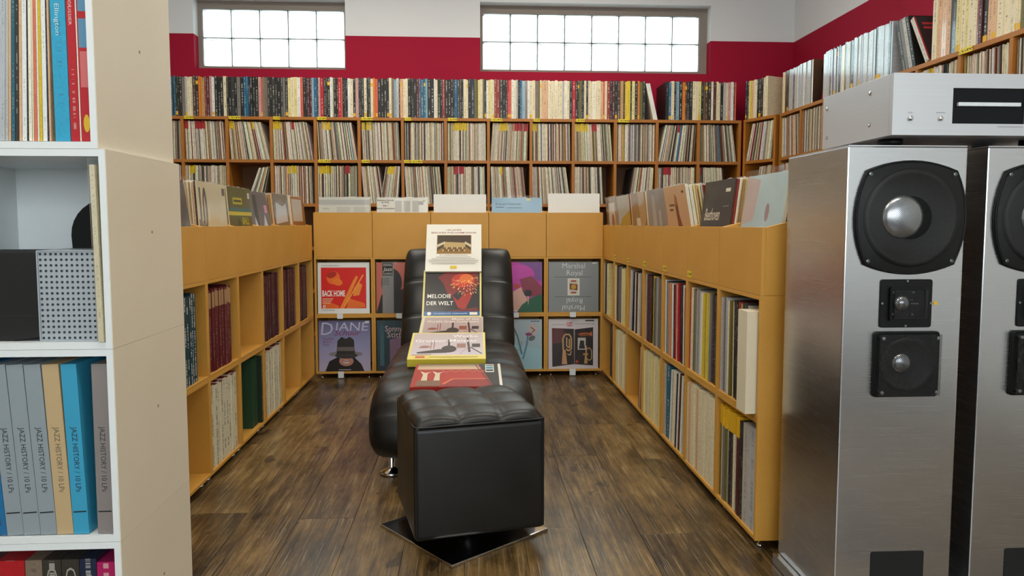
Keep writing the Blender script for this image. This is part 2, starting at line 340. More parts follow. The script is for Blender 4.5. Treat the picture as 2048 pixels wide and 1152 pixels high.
# ================================================================ shelving
def cube(label, group, loc, rz, w, h, d, mat, th=.0125, feet=None, edge=None, cat='cabinet', name='shelf_cube', clip=False):
    """open cube: local x width, y depth (front at 0), z up"""
    t = thing(name, label, cat, loc, rz, group)
    key = (name, w, h, d, mat.name)
    if key not in CUBES:
        b = {}
        b['side_panel'] = [MB().box(.0003, th, 0, d, 0, h).mesh('side', .0008, seg=1), MB().box(w - th, w - .0003, 0, d, 0, h).mesh('side', .0008, seg=1)]
        b['bottom_panel'] = [MB().box(th, w - th, 0, d, 0, th).mesh('bottom', .0008, seg=1)]; b['top_panel'] = [MB().box(th, w - th, 0, d, h - th, h - .0004).mesh('top', .0008, seg=1)]
        b['back_panel'] = [MB().box(th, w - th, d - .008, d, th, h - th).mesh('back')]; CUBES[key] = b
        for l in b.values():
            for me in l: me.materials.append(mat)
    for n_, l in CUBES[key].items():
        for me in l: mesh_obj(n_, me, t)
    if feet:
        for fx in (.035, w - .035):
            mesh_obj('foot', FOOT, t).location = (fx, .03, 0)
    return t
CUBES = {}
FOOT = MB().lathe([(.004, -.001), (.004, -.018), (.006, -.019), (.011, -.024), (.012, -.0295), (0.001, -.0299)], 12).mesh('foot', smooth=True); FOOT.materials.append(M_CHROME)
# left cabinet (columns counted from the far corner), right cabinet (counted from the speakers)
YL0 = 4.468; YR0 = 2.026
LEFT = [YL0 - U * (j + 1) for j in range(7)]; RIGHT = [YR0 + U * j for j in range(7)]
for j, y in enumerate(LEFT):
    for z, rn in ((ZB, 'lower'), (ZM, 'upper')):
        cube('%s open fibreboard cube of left cabinet, %s column from the inner corner' % (rn, ORD[j]), 'left cabinet cubes', (XL, y, z), R(90), U, .36, .345, M_MDF, feet=z == ZB)
for j, y in enumerate(RIGHT):
    for z, rn in ((ZB, 'lower'), (ZM, 'upper')):
        cube('%s open fibreboard cube of right cabinet, %s column from the speakers' % (rn, ORD[j]), 'right cabinet cubes', (XR, y + U, z), R(-90), U, .36, .345, M_MDF, feet=z == ZB)
for j in range(5):
    for z, rn in ((ZB, 'lower'), (ZM, 'upper')):
        t = cube('%s display cube behind the lounge chair, %s from the left cabinet' % (rn, ORD[j]), 'display cubes', (XL + U * j, D1, z), 0, U, .36, .345, M_MDF, feet=z == ZB)
        if j != 2: box('clip', M_CLIP, t, {0: .135, 1: .14, 3: .15, 4: .15}[j], {0: .17, 1: .175, 3: .185, 4: .188}[j], -.0045, -.0006, -.026 if z == ZB else -.018, .014, .001)
# bins
def bin_(label, group, loc, rz, rimf, rimb, floor, labels=()):
    t = thing('record_bin', label, 'record bin', loc, rz, group); th = .012; d = .36; h = rimf - ZT; hb = rimb - ZT
    box('front_panel', M_MDF, t, .0014, U - .0014, 0, th, .0005, h, .001)
    for a in (.0006, U - th):
        MB().raw([(a, th, .0005), (a + th - .0006, th, .0005), (a + th - .0006, d, .0005), (a, d, .0005), (a, th, h), (a + th - .0006, th, h), (a + th - .0006, d, hb), (a, d, hb)], [(0, 1, 2, 3), (4, 5, 6, 7), (0, 1, 5, 4), (1, 2, 6, 5), (2, 3, 7, 6), (3, 0, 4, 7)]).build('side_panel', M_MDF, t, .0008, seg=1)
    box('back_panel', M_MDF, t, th, U - th, d - th, d, .0005, hb); box('bottom_panel', M_MDF, t, th, U - th, th, d - th, floor - ZT - .012, floor - ZT)
    for a, wd, z in labels: box('price_label', M_LABEL, t, a, a + wd, -.0012, -.0002, z, z + .024)
    return t
def labelmat():
    t = NT('yellow_sticker'); c = t.coord('Generated'); s = t.n('ShaderNodeSeparateXYZ', i0=c); nz = t.noise(t.coord('Generated', (9, 0, 2)), 1.4, 1)
    mk = t.math('MULTIPLY', t.math('GREATER_THAN', nz, .5), t.math('LESS_THAN', t.math('ABSOLUTE', t.math('SUBTRACT', s.outputs[2], .5)), .22))
    t.set(Base_Color=t.mix(mk, (*lin('#e6cd22'), 1), (*lin('#4a3c10'), 1)), Roughness=.5); return t.m
M_LABEL = labelmat()
FLB = .795; FLBB = .80
for j, y in enumerate(LEFT): bin_('fibreboard record bin on the left cabinet, %s from the inner corner' % ORD[j], 'left record bins', (XL, y, ZT), R(90), RIM, 1.03, FLB)
for j, y in enumerate(RIGHT):
    bin_('fibreboard record bin on the right cabinet, %s from the speakers' % ORD[j], 'right record bins', (XR, y + U, ZT), R(-90), RIM, 1.03, FLB, [(.008, .05, .004)] if 1 <= j <= 5 else ())
for j in range(5): bin_('tall fronted record bin behind the chair, %s from the left cabinet' % ORD[j], 'display record bins', (XL + U * j, D1, ZT), 0, RIMB, 1.04, FLBB)

# tall wall shelf, corner unit, side wall shelf
def wallshelf(name, label, loc, rz, n, pitch, rows, d, mat, labels=(), z0=.0285):
    t = thing(name, label, 'shelf', loc, rz); th = .0245; top = ZS; L = n * pitch
    for i in range(n + 1): box('upright', mat, t, i * pitch - th / 2, i * pitch + th / 2, .001, d, z0, top - th, .001)
    for r_ in range(rows + 1):
        z = top - r_ * (top - z0) / rows
        if r_ == 0: box('top_board', mat, t, -th / 2, L + th / 2, 0, d, z - th, z, .001)
        else:
            for i in range(n): box('shelf_board', mat, t, i * pitch + th / 2, (i + 1) * pitch - th / 2, .0015, d - .006, z - th / 2, z + th / 2, .001)
    box('back_panel', plain('shelf_back', '#6a431c', .6), t, -th / 2, L + th / 2, d - .006, d, z0, top - th)
    box('plinth', mat, t, 0, L, .03, .05, 0, z0)
    for i, r_, off, wd in labels:
        z = top - r_ * (top - z0) / rows - (th if r_ == 0 else th / 2)
        box('shelf_label', M_LABEL, t, i * pitch + off, i * pitch + off + wd, -.004, -.0005, z, z + .026, .0008)
    return t
ROWH = (ZS - .0285) / 5
NB = 14; X0 = XB - NB * U
BACKLAB = [(i, 0, .02, .055 + .02 * (i % 3)) for i in range(1, 12)] + [(4, 1, .02, .1), (5, 1, .02, .065), (6, 1, .01, .05), (6, 1, .065, .1)]
wallshelf('wall_shelf', 'tall brown grid shelf packed with records along the crimson back wall', (X0, D2, 0), 0, NB, U, 5, .35, M_MDFD, BACKLAB)
CA = Vector((2.305, 6.116, 0)); CB = Vector((2.452, 5.775, 0)); cdv = CB - CA; cth = math.atan2(cdv.y, cdv.x)
wallshelf('corner_shelf', 'narrow angled shelf unit filling the corner between two wall shelves', CA + Vector((.0, 0, 0)) + cdv.normalized() * .02, cth, 1, cdv.length - .04, 5, .25, M_MDFD)
YS0 = 5.755; NS = 9
wallshelf('side_shelf', 'tall brown grid shelf packed with records along the right wall', (2.472, YS0, 0), R(-90), NS, U, 5, .35, M_MDFD, [(2, 1, .03, .12), (2, 0, .05, .14), (6, 0, .0, .1)])

# ================================================================ thin records packed in the wall shelves: too many to count
SV, SF, SCOL = [], [], []
def sbox(M, t, h, d, c, z0=0., grow=0.):
    b = len(SV)
    for x in (-t / 2 - grow, t / 2 + grow):
        for y in (-grow, d):
            for z in (z0, h): SV.append(M @ Vector((x, y, z))); SCOL.append(c)
    for f in ((0, 1, 3, 2), (4, 6, 7, 5), (0, 4, 5, 1), (0, 2, 6, 4), (1, 5, 7, 3)): SF.append(tuple(b + i for i in f))
THIN = ['#dccfb2'] * 6 + ['#c8bb9e'] * 5 + ['#e4ddcc'] * 5 + ['#a3957c'] * 4 + ['#8d8069'] * 3 + ['#e0dcd0'] * 3 + ['#6d6252'] * 2 + ['#3a332a'] * 2 + ['#1f1b17', '#96603c', '#7a2a26', '#b08a58']
def thincell(base, theta, width, lean0, lean1, gl=0, gr=0, tops=(), odd=(), rnd=None, bright=1.0):
    """fill one cell: lean in degrees (top towards +x), gl/gr empty share left/right"""
    rnd = rnd or random; Mb = Matrix.Translation(base) @ Matrix.Rotation(theta, 4, 'Z'); h = .313
    ts, ph, cs = [], [], []; usable = width * (1 - gl - gr); x = 0; n = 0
    while x < usable: t = rnd.choice((.0042, .005, .006, .007, .0085)); ts.append(t); x += t + .0004; n += 1
    for i in range(n):
        f = i / max(1, n - 1); ph.append(R(lean0 + (lean1 - lean0) * f + rnd.uniform(-.25, .25))); c = lin(rnd.choice(THIN)); cs.append(tuple(v * bright * rnd.uniform(.85, 1.1) for v in c))
    for f, c in odd: cs[min(n - 1, int(f * n))] = lin(c)
    start = width * gl - (h * math.sin(ph[0]) if ph[0] < 0 else 0)
    if lean0 > 0 and gl == 0: start = .002
    xs, xe = pack(ts, ph, start, h)
    lim = width - .002
    for xx, t, p, c, i in zip(xs, ts, ph, cs, range(n)):
        if xx + t > lim - max(0, h * math.sin(p)) or xx - t < -h * math.sin(p) - .0 and p < 0 and xx < h * abs(math.sin(p)) + t / 2: continue
        dy = rnd.uniform(0, .012); Mx = Mb @ Matrix.Translation((xx, .012 + dy, abs(math.sin(p)) * t / 2 + .0005)) @ Matrix.Rotation(p, 4, 'Y')
        hh = h - rnd.uniform(0, .008); sbox(Mx, t, hh, .3, c)
        f = i / n
        for a, b, tc in tops:
            if a <= f < b and rnd.random() < .9: sbox(Mx, t, hh + .001, .05, lin(tc), hh - .062, .0002)
YT = '#d8b81c'; RT = '#a82228'; rs = random.Random(11)
# cells counted along the back shelf from its left end; (lean0, lean1, gap left, gap right, coloured tops, odd spines)
ROW1 = {0: (0, 0), 1: (-1, -3, 0, 0, [(.0, .1, RT), (.25, .5, RT)]), 2: (-3, -15, 0, .1, [(0, .16, YT), (.55, .65, YT)], [(.6, '#7a1a1c'), (.64, '#7a1a1c'), (.9, '#26241f'), (.95, '#1b1a17')]), 3: (-1, -9, 0, .16, [(0, .2, YT), (.5, .56, RT)], [(.3, '#7a1a1c')]),
 4: (-2, -10, 0, .04, [(.12, .3, YT)], [(.4, '#2f7a78'), (.7, '#22262c'), (.75, '#5a6a80')]), 5: (-2, -2, 0, .01, [(.03, .25, YT)]), 6: (0, 0, 0, .01, [], [(.45, '#6a4650')]), 7: (0, 0, 0, .01, [(.1, .45, YT)]), 8: (4, 1, 0, 0, [(.15, .35, YT), (.45, .85, RT)], [(.7, '#cc4420')]),
 9: (-.5, -1, 0, .01, [(.0, .12, YT)]), 10: (-1, -5, 0, 0, [(.02, .28, YT), (.38, .5, RT)], [(.4, '#b09020'), (.9, '#3a4450')]), 11: (0, 0, 0, .02, [(.95, 1, YT)], [(.18, '#c8a820'), (.3, '#6a6864'), (.34, '#6a6864'), (.38, '#6a6864'), (.45, '#74726e')]), 12: (11, 1, 0, 0, [(.3, .36, RT)], [(.38, '#3a7890'), (.4, '#3a7890')]), 13: (0, -9, 0, .06, [], [(.45, '#2a7090'), (.48, '#2a7090')])}
ROW2 = {0: (0, 0), 1: (0, 0, 0, 0, [(.1, .25, YT)]), 2: (20, 3, .38, 0, [], [(.3, '#b88a50'), (.5, '#a86a20')]), 3: (0, -1, 0, 0, [(.3, .38, YT), (.4, .55, YT)], [(.28, '#c8842a')]), 4: (0, 0, 0, 0, [(0, .32, YT), (.6, .7, RT)]), 5: (-4, -7, 0, .6), 6: (-3, -5, 0, .1, [], [(.8, '#22706c'), (.95, '#8a3a48')]), 7: (0, -1, 0, 0, [(.15, .4, RT)]), 8: (-2, -6, 0, .2, [(.3, .36, YT)]),
 9: (-1, -8, 0, .15, [], [(.75, '#1c1a18'), (.85, '#1c1a18')]), 10: (0, -3, 0, .34), 11: (9, 0, .3, 0, [], [(.2, '#22201c')]), 12: (0, 0, 0, 0, [(.1, .3, RT)], [(.08, '#8a2830'), (.25, '#a83848')]), 13: (0, -5, 0, .42, [(.05, .12, RT)])}
for r_, RW in ((1, ROW1), (2, ROW2)):
    for i, s in RW.items():
        s = list(s) + [0, 0, (), ()][len(s) - 2:]
        thincell((X0 + i * U + .013, D2, ZS - r_ * ROWH + .0125), 0, U - .026, s[0], s[1], s[2], s[3], s[4], s[5], rs)
    if r_ == 2: thincell((X0 + 5 * U + .013, D2, ZS - 2 * ROWH + .0125), 0, U - .026, 10, 1, .45, 0, [(.1, .35, YT)], [(.7, '#1a8a88')], rs)
cx_ = CA + cdv.normalized() * .032
for r_, s in ((1, (12, 2, 0, 0, (), [(.4, '#d8d8de'), (.44, '#d8d8de')])), (2, (9, 2, .35, 0))): thincell((cx_.x, cx_.y, ZS - r_ * ROWH + .0125), cth, cdv.length - .06, *s, rnd=rs)
for i in range(NS):
    s = {0: (-1, -5, 0, .25, (), [(.2, '#a02418'), (.4, '#e8e8e6'), (.45, '#e8e8e6'), (.6, '#c02a20')]), 1: (0, 0, 0, .0, (), [(.8, '#e4e4e2'), (.85, '#e4e4e2'), (.9, '#e4e4e2')])}.get(i, (rs.uniform(-3, 2), rs.uniform(-3, 3), 0, 0, [(.2, .3, YT)] if i % 2 else (), [(.25, '#4c1520'), (.6, '#222')] if i == 5 else ()))
    s = (s[0], s[1], s[2], s[3], s[4], [(a, c if len(c) > 4 else '#222222') for a, c in (s[5] if len(s) > 5 else ())])
    for r_ in (1, 2): thincell((2.472, YS0 - i * U - .013, ZS - r_ * ROWH + .0125), R(-90), U - .026, *s, rnd=rs)
me = bpy.data.meshes.new('record_rows'); me.from_pydata(SV, [], SF); ca = me.color_attributes.new('Col', 'FLOAT_COLOR', 'POINT')
for i, c in enumerate(SCOL): ca.data[i].color = (*c[:3], 1)
tag(mesh_obj('record_rows', me, None, M_STUFF), 'hundreds of thin cream and grey records packed upright in the wall shelves', 'records', kind='stuff')

# ================================================================ box sets standing on top of the wall shelves
K = {'k': 'black', 'h': 'charcoal', 'g': 'grey', 'l': 'light grey', 'u': 'taupe', 'c': 'cream', 'i': 'ivory', 'w': 'white', 't': 'tan', 'n': 'brown', 'd': 'dark brown', 'o': 'orange', 'O': 'olive', 'y': 'yellow', 'Y': 'pale yellow', 'r': 'red', 'R': 'brick red', 'C': 'coral', 'p': 'pink', 'm': 'wine', 'b': 'blue', 's': 'sky blue', 'v': 'navy', 'T': 'teal', 'S': 'silver', 'q': 'dark green', 'P': 'peach', 'z': 'violet'}
SEQ = 'ucubkTqkdglccndootRmpwkkkckkhkgkbTvkkkpCuuhkhkkhgkYcYwCkkmmsbkprkdkwckkrCkkkwckpkkkckkcoCkkkkcuslmPPcckkdkmzTTskkwckkRkkkkbkkkcckvOOYcOkwYYcRRkkdrCwclkbsuwccuOcPPPicccccclickrdkOkkckcciccPCcRkmkntnyykYkoOkkmpcwckikkkw'
def topname(c, where): return '%s box set on %s' % (c, where)
def toprow(seq, xs, xe, base, theta, where, rnd, mat=M_BOX, hh=.318, t_rng=(.016, .028), dirv=None):
    x = xs; i = 0
    while x < xe and i < len(seq):
        c = K[seq[i]]; t = rnd.uniform(*t_rng)
        if rnd.random() < .25: t *= .6
        if x + t > xe: break
        p = base + dirv * (x + t / 2) + Vector((0, 0, 0)); cell = int((x + t / 2) / U); n = topname(c, where(cell))
        d = .012 + rnd.uniform(0, .008); nv = Vector((-math.sin(theta), math.cos(theta), 0))
        o = sleeve('box_set', n, 'box set', n, p + nv * d, 0, theta, t - .0004, CN[c], mat if rnd.random() > .12 else M_SHINY, hh * rnd.uniform(.98, 1.02), .31)
        if rnd.random() < .16 and t > .012: box_sticker(o, rnd)
        x += t; i += 1
    return x
def box_sticker(o, rnd):
    z = rnd.choice((.02, .03, .8)); s = MB().box(-.42, .42, -.003, -.0008, z, z + .09).build('price_sticker', M_YEL, o)
rt = random.Random(5)
wb = lambda i: 'back wall shelf, %s column from corner' % ORD[min(13, max(0, NB - 1 - i))]
toprow(SEQ, .2, 4.18, Vector((X0, D2, ZS)), 0, wb, rt, dirv=Vector((1, 0, 0)))
# two leaning ivory sets and the rows beside the gap
for i in range(3):
    n = 'white box set leaning beside the gap on top of the back wall shelf'
    sleeve('box_set', n, 'box set', n, (X0 + 4.248 + i * .0125, D2 + .02, ZS), R(-13), 0, .0115, CN['white' if i else 'ivory'], M_BOX, .31, .31)
toprow('kbckskonkkccYkOndinccklcpwkCuckyyy', 4.345, 4.975, Vector((X0, D2, ZS)), 0, wb, rt, dirv=Vector((1, 0, 0)))
cw = lambda i: 'the angled corner shelf'
toprow('vhYyPcckhkcc', .01, cdv.length - .01, CA + Vector((0, 0, ZS)), cth, cw, rt, dirv=cdv.normalized())
sw = lambda i: 'right wall shelf, %s column from corner' % ORD[min(8, i)]
sx = Vector((2.472, YS0, ZS)); sd = Vector((0, -1, 0))
e = toprow('cYmRhqlSlShlSlwSlSlwlSlS', .0, .485, sx, R(-90), sw, rt, M_SHINY, dirv=sd)
n = 'dark brown box set with red figure on its side on right wall shelf'
o = sleeve('box_set', n, 'box set', None, (2.49, YS0 - .50, ZS), 0, R(-90), .02, CN['ivory'], M_BOX, .315, .31)
pr = Print(1, 1, (.5002, 0, 0), (0, 1, 0), (0, 0, 1), (1, 0, 0), .012); pr.rect(0, 0, 1, 1, '#2a1810', '#5c4028').ell(.5, .75, .3, .2, '#17100a').poly([(.2, .1), (.6, .05), (.72, .3), (.6, .58), (.5, .5), (.3, .6)], '#b02818').build('cover_print', o)
e = toprow('SSlmSzSmShScOSlSkSSlSSSlSSShSSSSkSSSSS', .665, 1.53, sx, R(-90), sw, rt, M_SHINY, t_rng=(.022, .034), dirv=sd)
for i, (c, ph) in enumerate((('charcoal', -17), ('grey', -17), ('light grey', -17), ('black', -17))):
    n = '%s box set leaning on top of the right wall shelf' % c; sleeve('box_set', n, 'box set', None, (2.485, YS0 - 1.645 - i * .031, ZS), R(ph), R(-90), .028, CN[c], M_BOX, .31, .31)
n = 'black box with red lettering leaning at a slant on the right wall shelf'
o = sleeve('box_set', n, 'box set', None, (2.485, YS0 - 1.855, ZS), R(-30), R(-90), .03, '#c9c2b4', M_BOX, .31, .31)
pr = Print(.31, .31, (.5003, 0, 0), (0, 1 / .31, 0), (0, 0, 1 / .31), (1 / .03, 0, 0)); pr.rect(0, 0, 1, 1, '#171213'); pr.rect(.0, .0, .03, 1, '#a02028'); pr.rect(.12, .82, .5, .87, '#b8282c').rect(.12, .72, .62, .77, '#b8282c'); pr.build('cover_print', o)
toprow('cPPPhkYcYccRmkPPcccccOkyRrrrccOkcYcc', 1.89, 2.75, sx, R(-90), sw, rt, t_rng=(.022, .04), dirv=sd)

# ================================================================ records and box sets in the low cabinets
def cell_in(where, side, j, row, specs, lean=0., gap0=.004, d=.312, h=.315, inset=.008, prot=0., name=None, cat=None, mat=None):
    """specs: list of (thickness, colour name[, kind]); order runs from the left of the cell as one faces it"""
    zf = (ZB if row == 'lower' else ZM) + .0125
    if side == 'R': base = Vector((XR + inset, RIGHT[j] + U - .0125, zf)); th = R(-90); dv = Vector((0, -1, 0))
    else: base = Vector((XL - inset, LEFT[j] + .0125, zf)); th = R(90); dv = Vector((0, 1, 0))
    ts = [s[0] for s in specs]; L = lean if isinstance(lean, list) else [lean] * len(ts); ph = [R(a) for a in L]
    xs, xe = pack(ts, ph, gap0 + (max(0, -.315 * math.sin(ph[0]))), .315, .0006); out = []
    for (t, c, *rest), x, p in zip(specs, xs, ph):
        if x + t / 2 + max(0, .315 * math.sin(p)) > U - .025: break
        knd = rest[0] if rest else 'record'; n = '%s %s in %s' % (c, 'box set' if knd == 'box' else 'record', where); jit = random.uniform(-.004, .004)
        o = sleeve('box_set' if knd == 'box' else 'record', n, 'box set' if knd == 'box' else 'record', n, base + dv * x + Vector((jit if side == 'R' else -jit, 0, 0)), p, th, t, CN[c], mat or (M_BOX if knd == 'box' else (M_SHINY if c in ('silver', 'light grey') else M_SLV)), h * random.uniform(.965, 1.), d)
        out.append(o)
    return out
rw = lambda j, row: '%s right cabinet cube, %s column from speakers' % (row, ORD[j])
lw = lambda j, row: '%s left cabinet cube, %s from corner' % (row, ORD[j])
def mixd(s, t=(.012, .022), kind=None):
    return [(random.uniform(*t), K[a]) if not kind else (random.uniform(*t), K[a], kind) for a in s]
cell_in(rw(0, 'upper'), 'R', 0, 'upper', mixd('SguScOckdkRtkhl') , [0] * 6 + [-1] * 9)
n = 'thick ivory box jutting out of upper right cabinet cube next to speakers'
sleeve('box_set', n, 'box set', None, (XR - .03, RIGHT[0] + .056, ZM + .0125), 0, R(-90), .07, '#e0d6bc', plain('ivory_card', '#ddd2b6', .5, var=.04), .3, .33)
cell_in(rw(1, 'upper'), 'R', 1, 'upper', mixd('rcOglglicygylghknt'), [1] * 18)
cell_in(rw(2, 'upper'), 'R', 2, 'upper', mixd('wkspolowkprcrkmkwRkn'), -1)
cell_in(rw(3, 'upper'), 'R', 3, 'upper', mixd('Szmmdmnkyokglgkgl'), 1)
cell_in(rw(4, 'upper'), 'R', 4, 'upper', mixd('SwSlkhnwmkcgStkml'), [5] * 5 + [2] * 12)
cell_in(rw(5, 'upper'), 'R', 5, 'upper', mixd('cckknhgglgOcYYcy'), 0)
cell_in(rw(6, 'upper'), 'R', 6, 'upper', mixd('kcnkglccY'), 0)
lo = cell_in(rw(0, 'lower'), 'R', 0, 'lower', [(random.uniform(.013, .02), K[a]) for a in 'OcgOlkhkcnmdk'] + [(.045, 'light grey'), (.055, 'silver')], 0)
for o in lo[:12]:
    if random.random() < .75: MB().box(-.53, .53, -.004, .3, .8, 1.003).build('yellow_divider_top', M_YEL, o)
cell_in(rw(1, 'lower'), 'R', 1, 'lower', mixd('cPcccPcccicccii', (.016, .026)), [0] * 15)
cell_in(rw(2, 'lower'), 'R', 2, 'lower', [(.04, 'light grey', 'box'), (.06, 'teal', 'box')] + mixd('wgwcwwkwRkcw', (.012, .02)), [0, 0] + [4] * 12)
cell_in(rw(3, 'lower'), 'R', 3, 'lower', mixd('YcYYccYYcYYcYcYYcY', (.014, .022)), 0)
cell_in(rw(4, 'lower'), 'R', 4, 'lower', mixd('kRcd', (.01, .016)), 4, gap0=.25)
cell_in(rw(5, 'lower'), 'R', 5, 'lower', mixd('YcYcicYcYccYcYc', (.016, .024)), 0, gap0=.03)
cell_in(rw(6, 'lower'), 'R', 6, 'lower', mixd('knkdk'), 0, gap0=.2)
# left cabinet: bound volumes
def vols(j, row, c, n, t, gap0=.012, d=.3, h=.315, topc=None, textc=None, label=None, lean=0):
    out = cell_in(lw(j, row), 'L', j, row, [(t, c, 'box')] * n, lean, gap0, d, h, mat=M_VOLT if c in ('petrol', 'parchment') else M_VOL)
    for o in out:
        o.name = 'bound_volume'; o['category'] = 'volume'
        if label: o['label'] = '%s in %s' % (label, lw(j, row)); o['group'] = o['label']
        if topc: MB().box(-.47, .47, -.004, -.0008, .78, .97).build('spine_title_panel', topc, o)
    return out
GOLD = plain('faded_gold_print', '#a8825a', .5, var=.5, scale=40)
CN['dark red'] = '#5e0f14'; CN['maroon'] = '#451312'; CN['petrol'] = '#0f3a44'; CN['oxblood'] = '#38110f'
vols(4, 'upper', 'dark red', 9, .0255, .03, topc=GOLD, label='dark red volume with gold title panel')
vols(5, 'upper', 'petrol', 7, .023, .09, label='petrol blue volume with white spine print')
vols(2, 'upper', 'maroon', 12, .022, .02, label='maroon volume'); vols(1, 'upper', 'maroon', 11, .022, .02, label='maroon volume'); vols(0, 'upper', 'oxblood', 9, .022, .02, label='oxblood volume')
CN['parchment'] = '#d8cfb2'
for j in (4, 2):
    for o in vols(j, 'lower', 'parchment', 9 if j == 4 else 10, .031 if j == 4 else .028, .022, label='cream volume with dotted spine print', h=.318): MB().box(-.47, .47, .0, .95, 1.0005, 1.006).build('red_top_edge', plain('red_edge', '#7a1420', .6), o)
n = 'wide dark green box set in lower cube of left cabinet'
sleeve('box_set', n, 'box set', None, (XL - .02, LEFT[3] + .255, ZB + .0125), 0, R(90), .085, '#143c20', plain('green_cloth', '#153f22', .6, var=.15), .315, .31)
cell_in(lw(3, 'lower'), 'L', 3, 'lower', [(.018, 'dark green', 'box'), (.016, 'olive', 'box')], 0, .302)
# ---- records filed in the bins
def glint_film():  # clear sleeve tops; patchy white in the colour stands in for glints
    t = NT('glint_sleeve_edge'); d = t.n('ShaderNodeBsdfPrincipled'); d.inputs['Base Color'].default_value = (.8, .8, .78, 1); d.inputs['Roughness'].default_value = .25
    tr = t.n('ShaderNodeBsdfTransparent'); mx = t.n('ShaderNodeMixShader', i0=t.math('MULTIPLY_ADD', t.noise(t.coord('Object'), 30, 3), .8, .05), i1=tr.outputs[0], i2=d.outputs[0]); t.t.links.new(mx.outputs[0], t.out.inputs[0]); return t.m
M_GLINT = glint_film(); TOPS = []
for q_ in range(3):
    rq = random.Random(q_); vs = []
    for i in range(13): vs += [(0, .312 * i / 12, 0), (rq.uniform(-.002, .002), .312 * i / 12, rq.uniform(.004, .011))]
    me_ = MB().raw(vs, [(2 * i, 2 * i + 2, 2 * i + 3, 2 * i + 1) for i in range(12)]).mesh('sleeve_top'); me_.materials.append(M_GLINT); TOPS.append(me_)
def inbin(side, j, covers, n, seed, cols, phi=-15, front=.034, filmon=True):
    rnd = random.Random(seed)
    if side == 'L': org = Vector((XL, LEFT[j] + .02, FLB + .001)); th = 0; nv = Vector((-1, 0, 0)); wh = 'left cabinet bin, %s from corner' % ORD[j]
    elif side == 'R': org = Vector((XR, RIGHT[j] + U - .02, FLB + .001)); th = PI; nv = Vector((1, 0, 0)); wh = 'right cabinet bin, %s from speakers' % ORD[j]
    else: org = Vector((XL + U * j + .02, D1, FLBB + .001)); th = R(-90); nv = Vector((0, 1, 0)); wh = 'bin behind chair, %s from left cabinet' % ORD[j]
    fr = None; q = front
    for i in range(n):
        t = rnd.uniform(.004, .008); p = R(phi)
        c = rnd.choice(cols); cc = CN[c]; off = rnd.uniform(0, .004); yv = Vector((-math.sin(th), math.cos(th), 0)) * off
        lab = 'front record in %s' % wh if i == 0 else '%s record filed in %s' % (c, wh)
        if i == 0 and covers: lab = covers[0] + ' fronting ' + wh
        o = faced('record', lab, 'record', None if i == 0 else lab, org + nv * q + yv, p, th, t, .312, .312 if i else .315, cc)
        if i == 0: fr = o
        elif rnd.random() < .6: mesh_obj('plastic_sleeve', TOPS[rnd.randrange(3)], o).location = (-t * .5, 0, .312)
        q += t / math.cos(p) + rnd.choice((.0008, .0008, .002, .006))
    return fr
def FP(o, w=.312, h=.315): return Print(w, h)
BROWNS = ['cream', 'tan', 'light grey', 'ivory', 'brown', 'charcoal', 'peach']
# left bins, from the corner outwards
o = inbin('L', 0, ['orange and white record'], 6, 1, BROWNS, -5, .018); FP(o).rect(0, 0, 1, 1, '#8a4a14', '#b06a24').rect(.05, .55, .8, .95, '#cfc4b4').poly([(.1, .0), (.5, .3), (.6, .55), (.2, .5)], '#a05818').build('cover_print', o); film(o, .312, .315, seed=1)
o = inbin('L', 1, ['brown and grey record'], 9, 2, BROWNS, -5.5, .022); FP(o).rect(0, 0, 1, 1, '#5a3018').rect(0, .62, 1, 1, '#6a5c50').poly([(.1, .5), (.9, .55), (.85, .85), (.6, .8), (.2, .86)], '#c9cbd0').ell(.6, .35, .05, .06, '#c8a088').build('cover_print', o); film(o, .312, .315, seed=2)
o = inbin('L', 2, ['grey record with two white peaks and pink sticker'], 9, 3, BROWNS, -9, .02); FP(o).rect(0, 0, 1, 1, '#6e6668').rect(.2, .3, .38, .95, '#3a3436').poly([(.05, .0), (.3, .0), (.36, .4), (.2, .62), (.1, .3)], '#d4d0d8').poly([(.42, .0), (.95, .0), (.9, .35), (.72, .66), (.5, .3)], '#d9d4dc').rect(.75, .68, .9, .8, '#e08ab0').poly([(.3, 0), (.7, 0), (.6, .12), (.4, .16)], '#d8a0b0').build('cover_print', o); film(o, .312, .315, seed=3)
o = inbin('L', 3, ['olive and yellow record'], 9, 4, BROWNS, -4, .022); FP(o).rect(0, 0, 1, 1, '#5f5a1e').rect(0, .68, 1, .72, '#2a6a68').rect(0, .62, 1, .67, '#d8c418').rect(.2, .77, .6, .86, '#c8b418').rect(.24, .8, .56, .83, '#4a4410').text('BALL', .55, .5, .14, '#cabb20', bold=.02).text('DANCE', .5, .36, .14, '#cabb20', bold=.02).poly([(.1, .0), (.35, .0), (.3, .45), (.15, .4)], '#c8c8a8').poly([(.4, 0), (.6, 0), (.5, .5), (.36, .6), (.3, .4)], '#35330f').poly([(.6, 0), (.95, 0), (.9, .25), (.7, .3)], '#9a9a68').rect(.86, .86, .95, .94, '#e4e4dc').build('cover_print', o); film(o, .312, .315, seed=4)
o = inbin('L', 4, ['cream record with tall dark numeral'], 8, 5, BROWNS, -3, .022); FP(o).rect(0, 0, 1, 1, '#d3c6a2').text('10', .04, .42, .2, '#3a2c1c', width=.26, bold=.02).rect(.09, .4, .14, .93, '#3a2c1c').ell(.26, .66, .075, .28, '#3a2c1c').ell(.255, .67, .02, .17, '#d3c6a2').rect(.08, .3, .32, .33, '#3a2c1c').rect(.08, .17, .33, .22, '#6a5a40').rect(.5, .05, .95, .09, '#5c6420').rect(.55, .15, .9, .157, '#5a4a30').rect(.88, .86, .98, .95, '#2a2218').build('cover_print', o); film(o, .312, .315, seed=5)
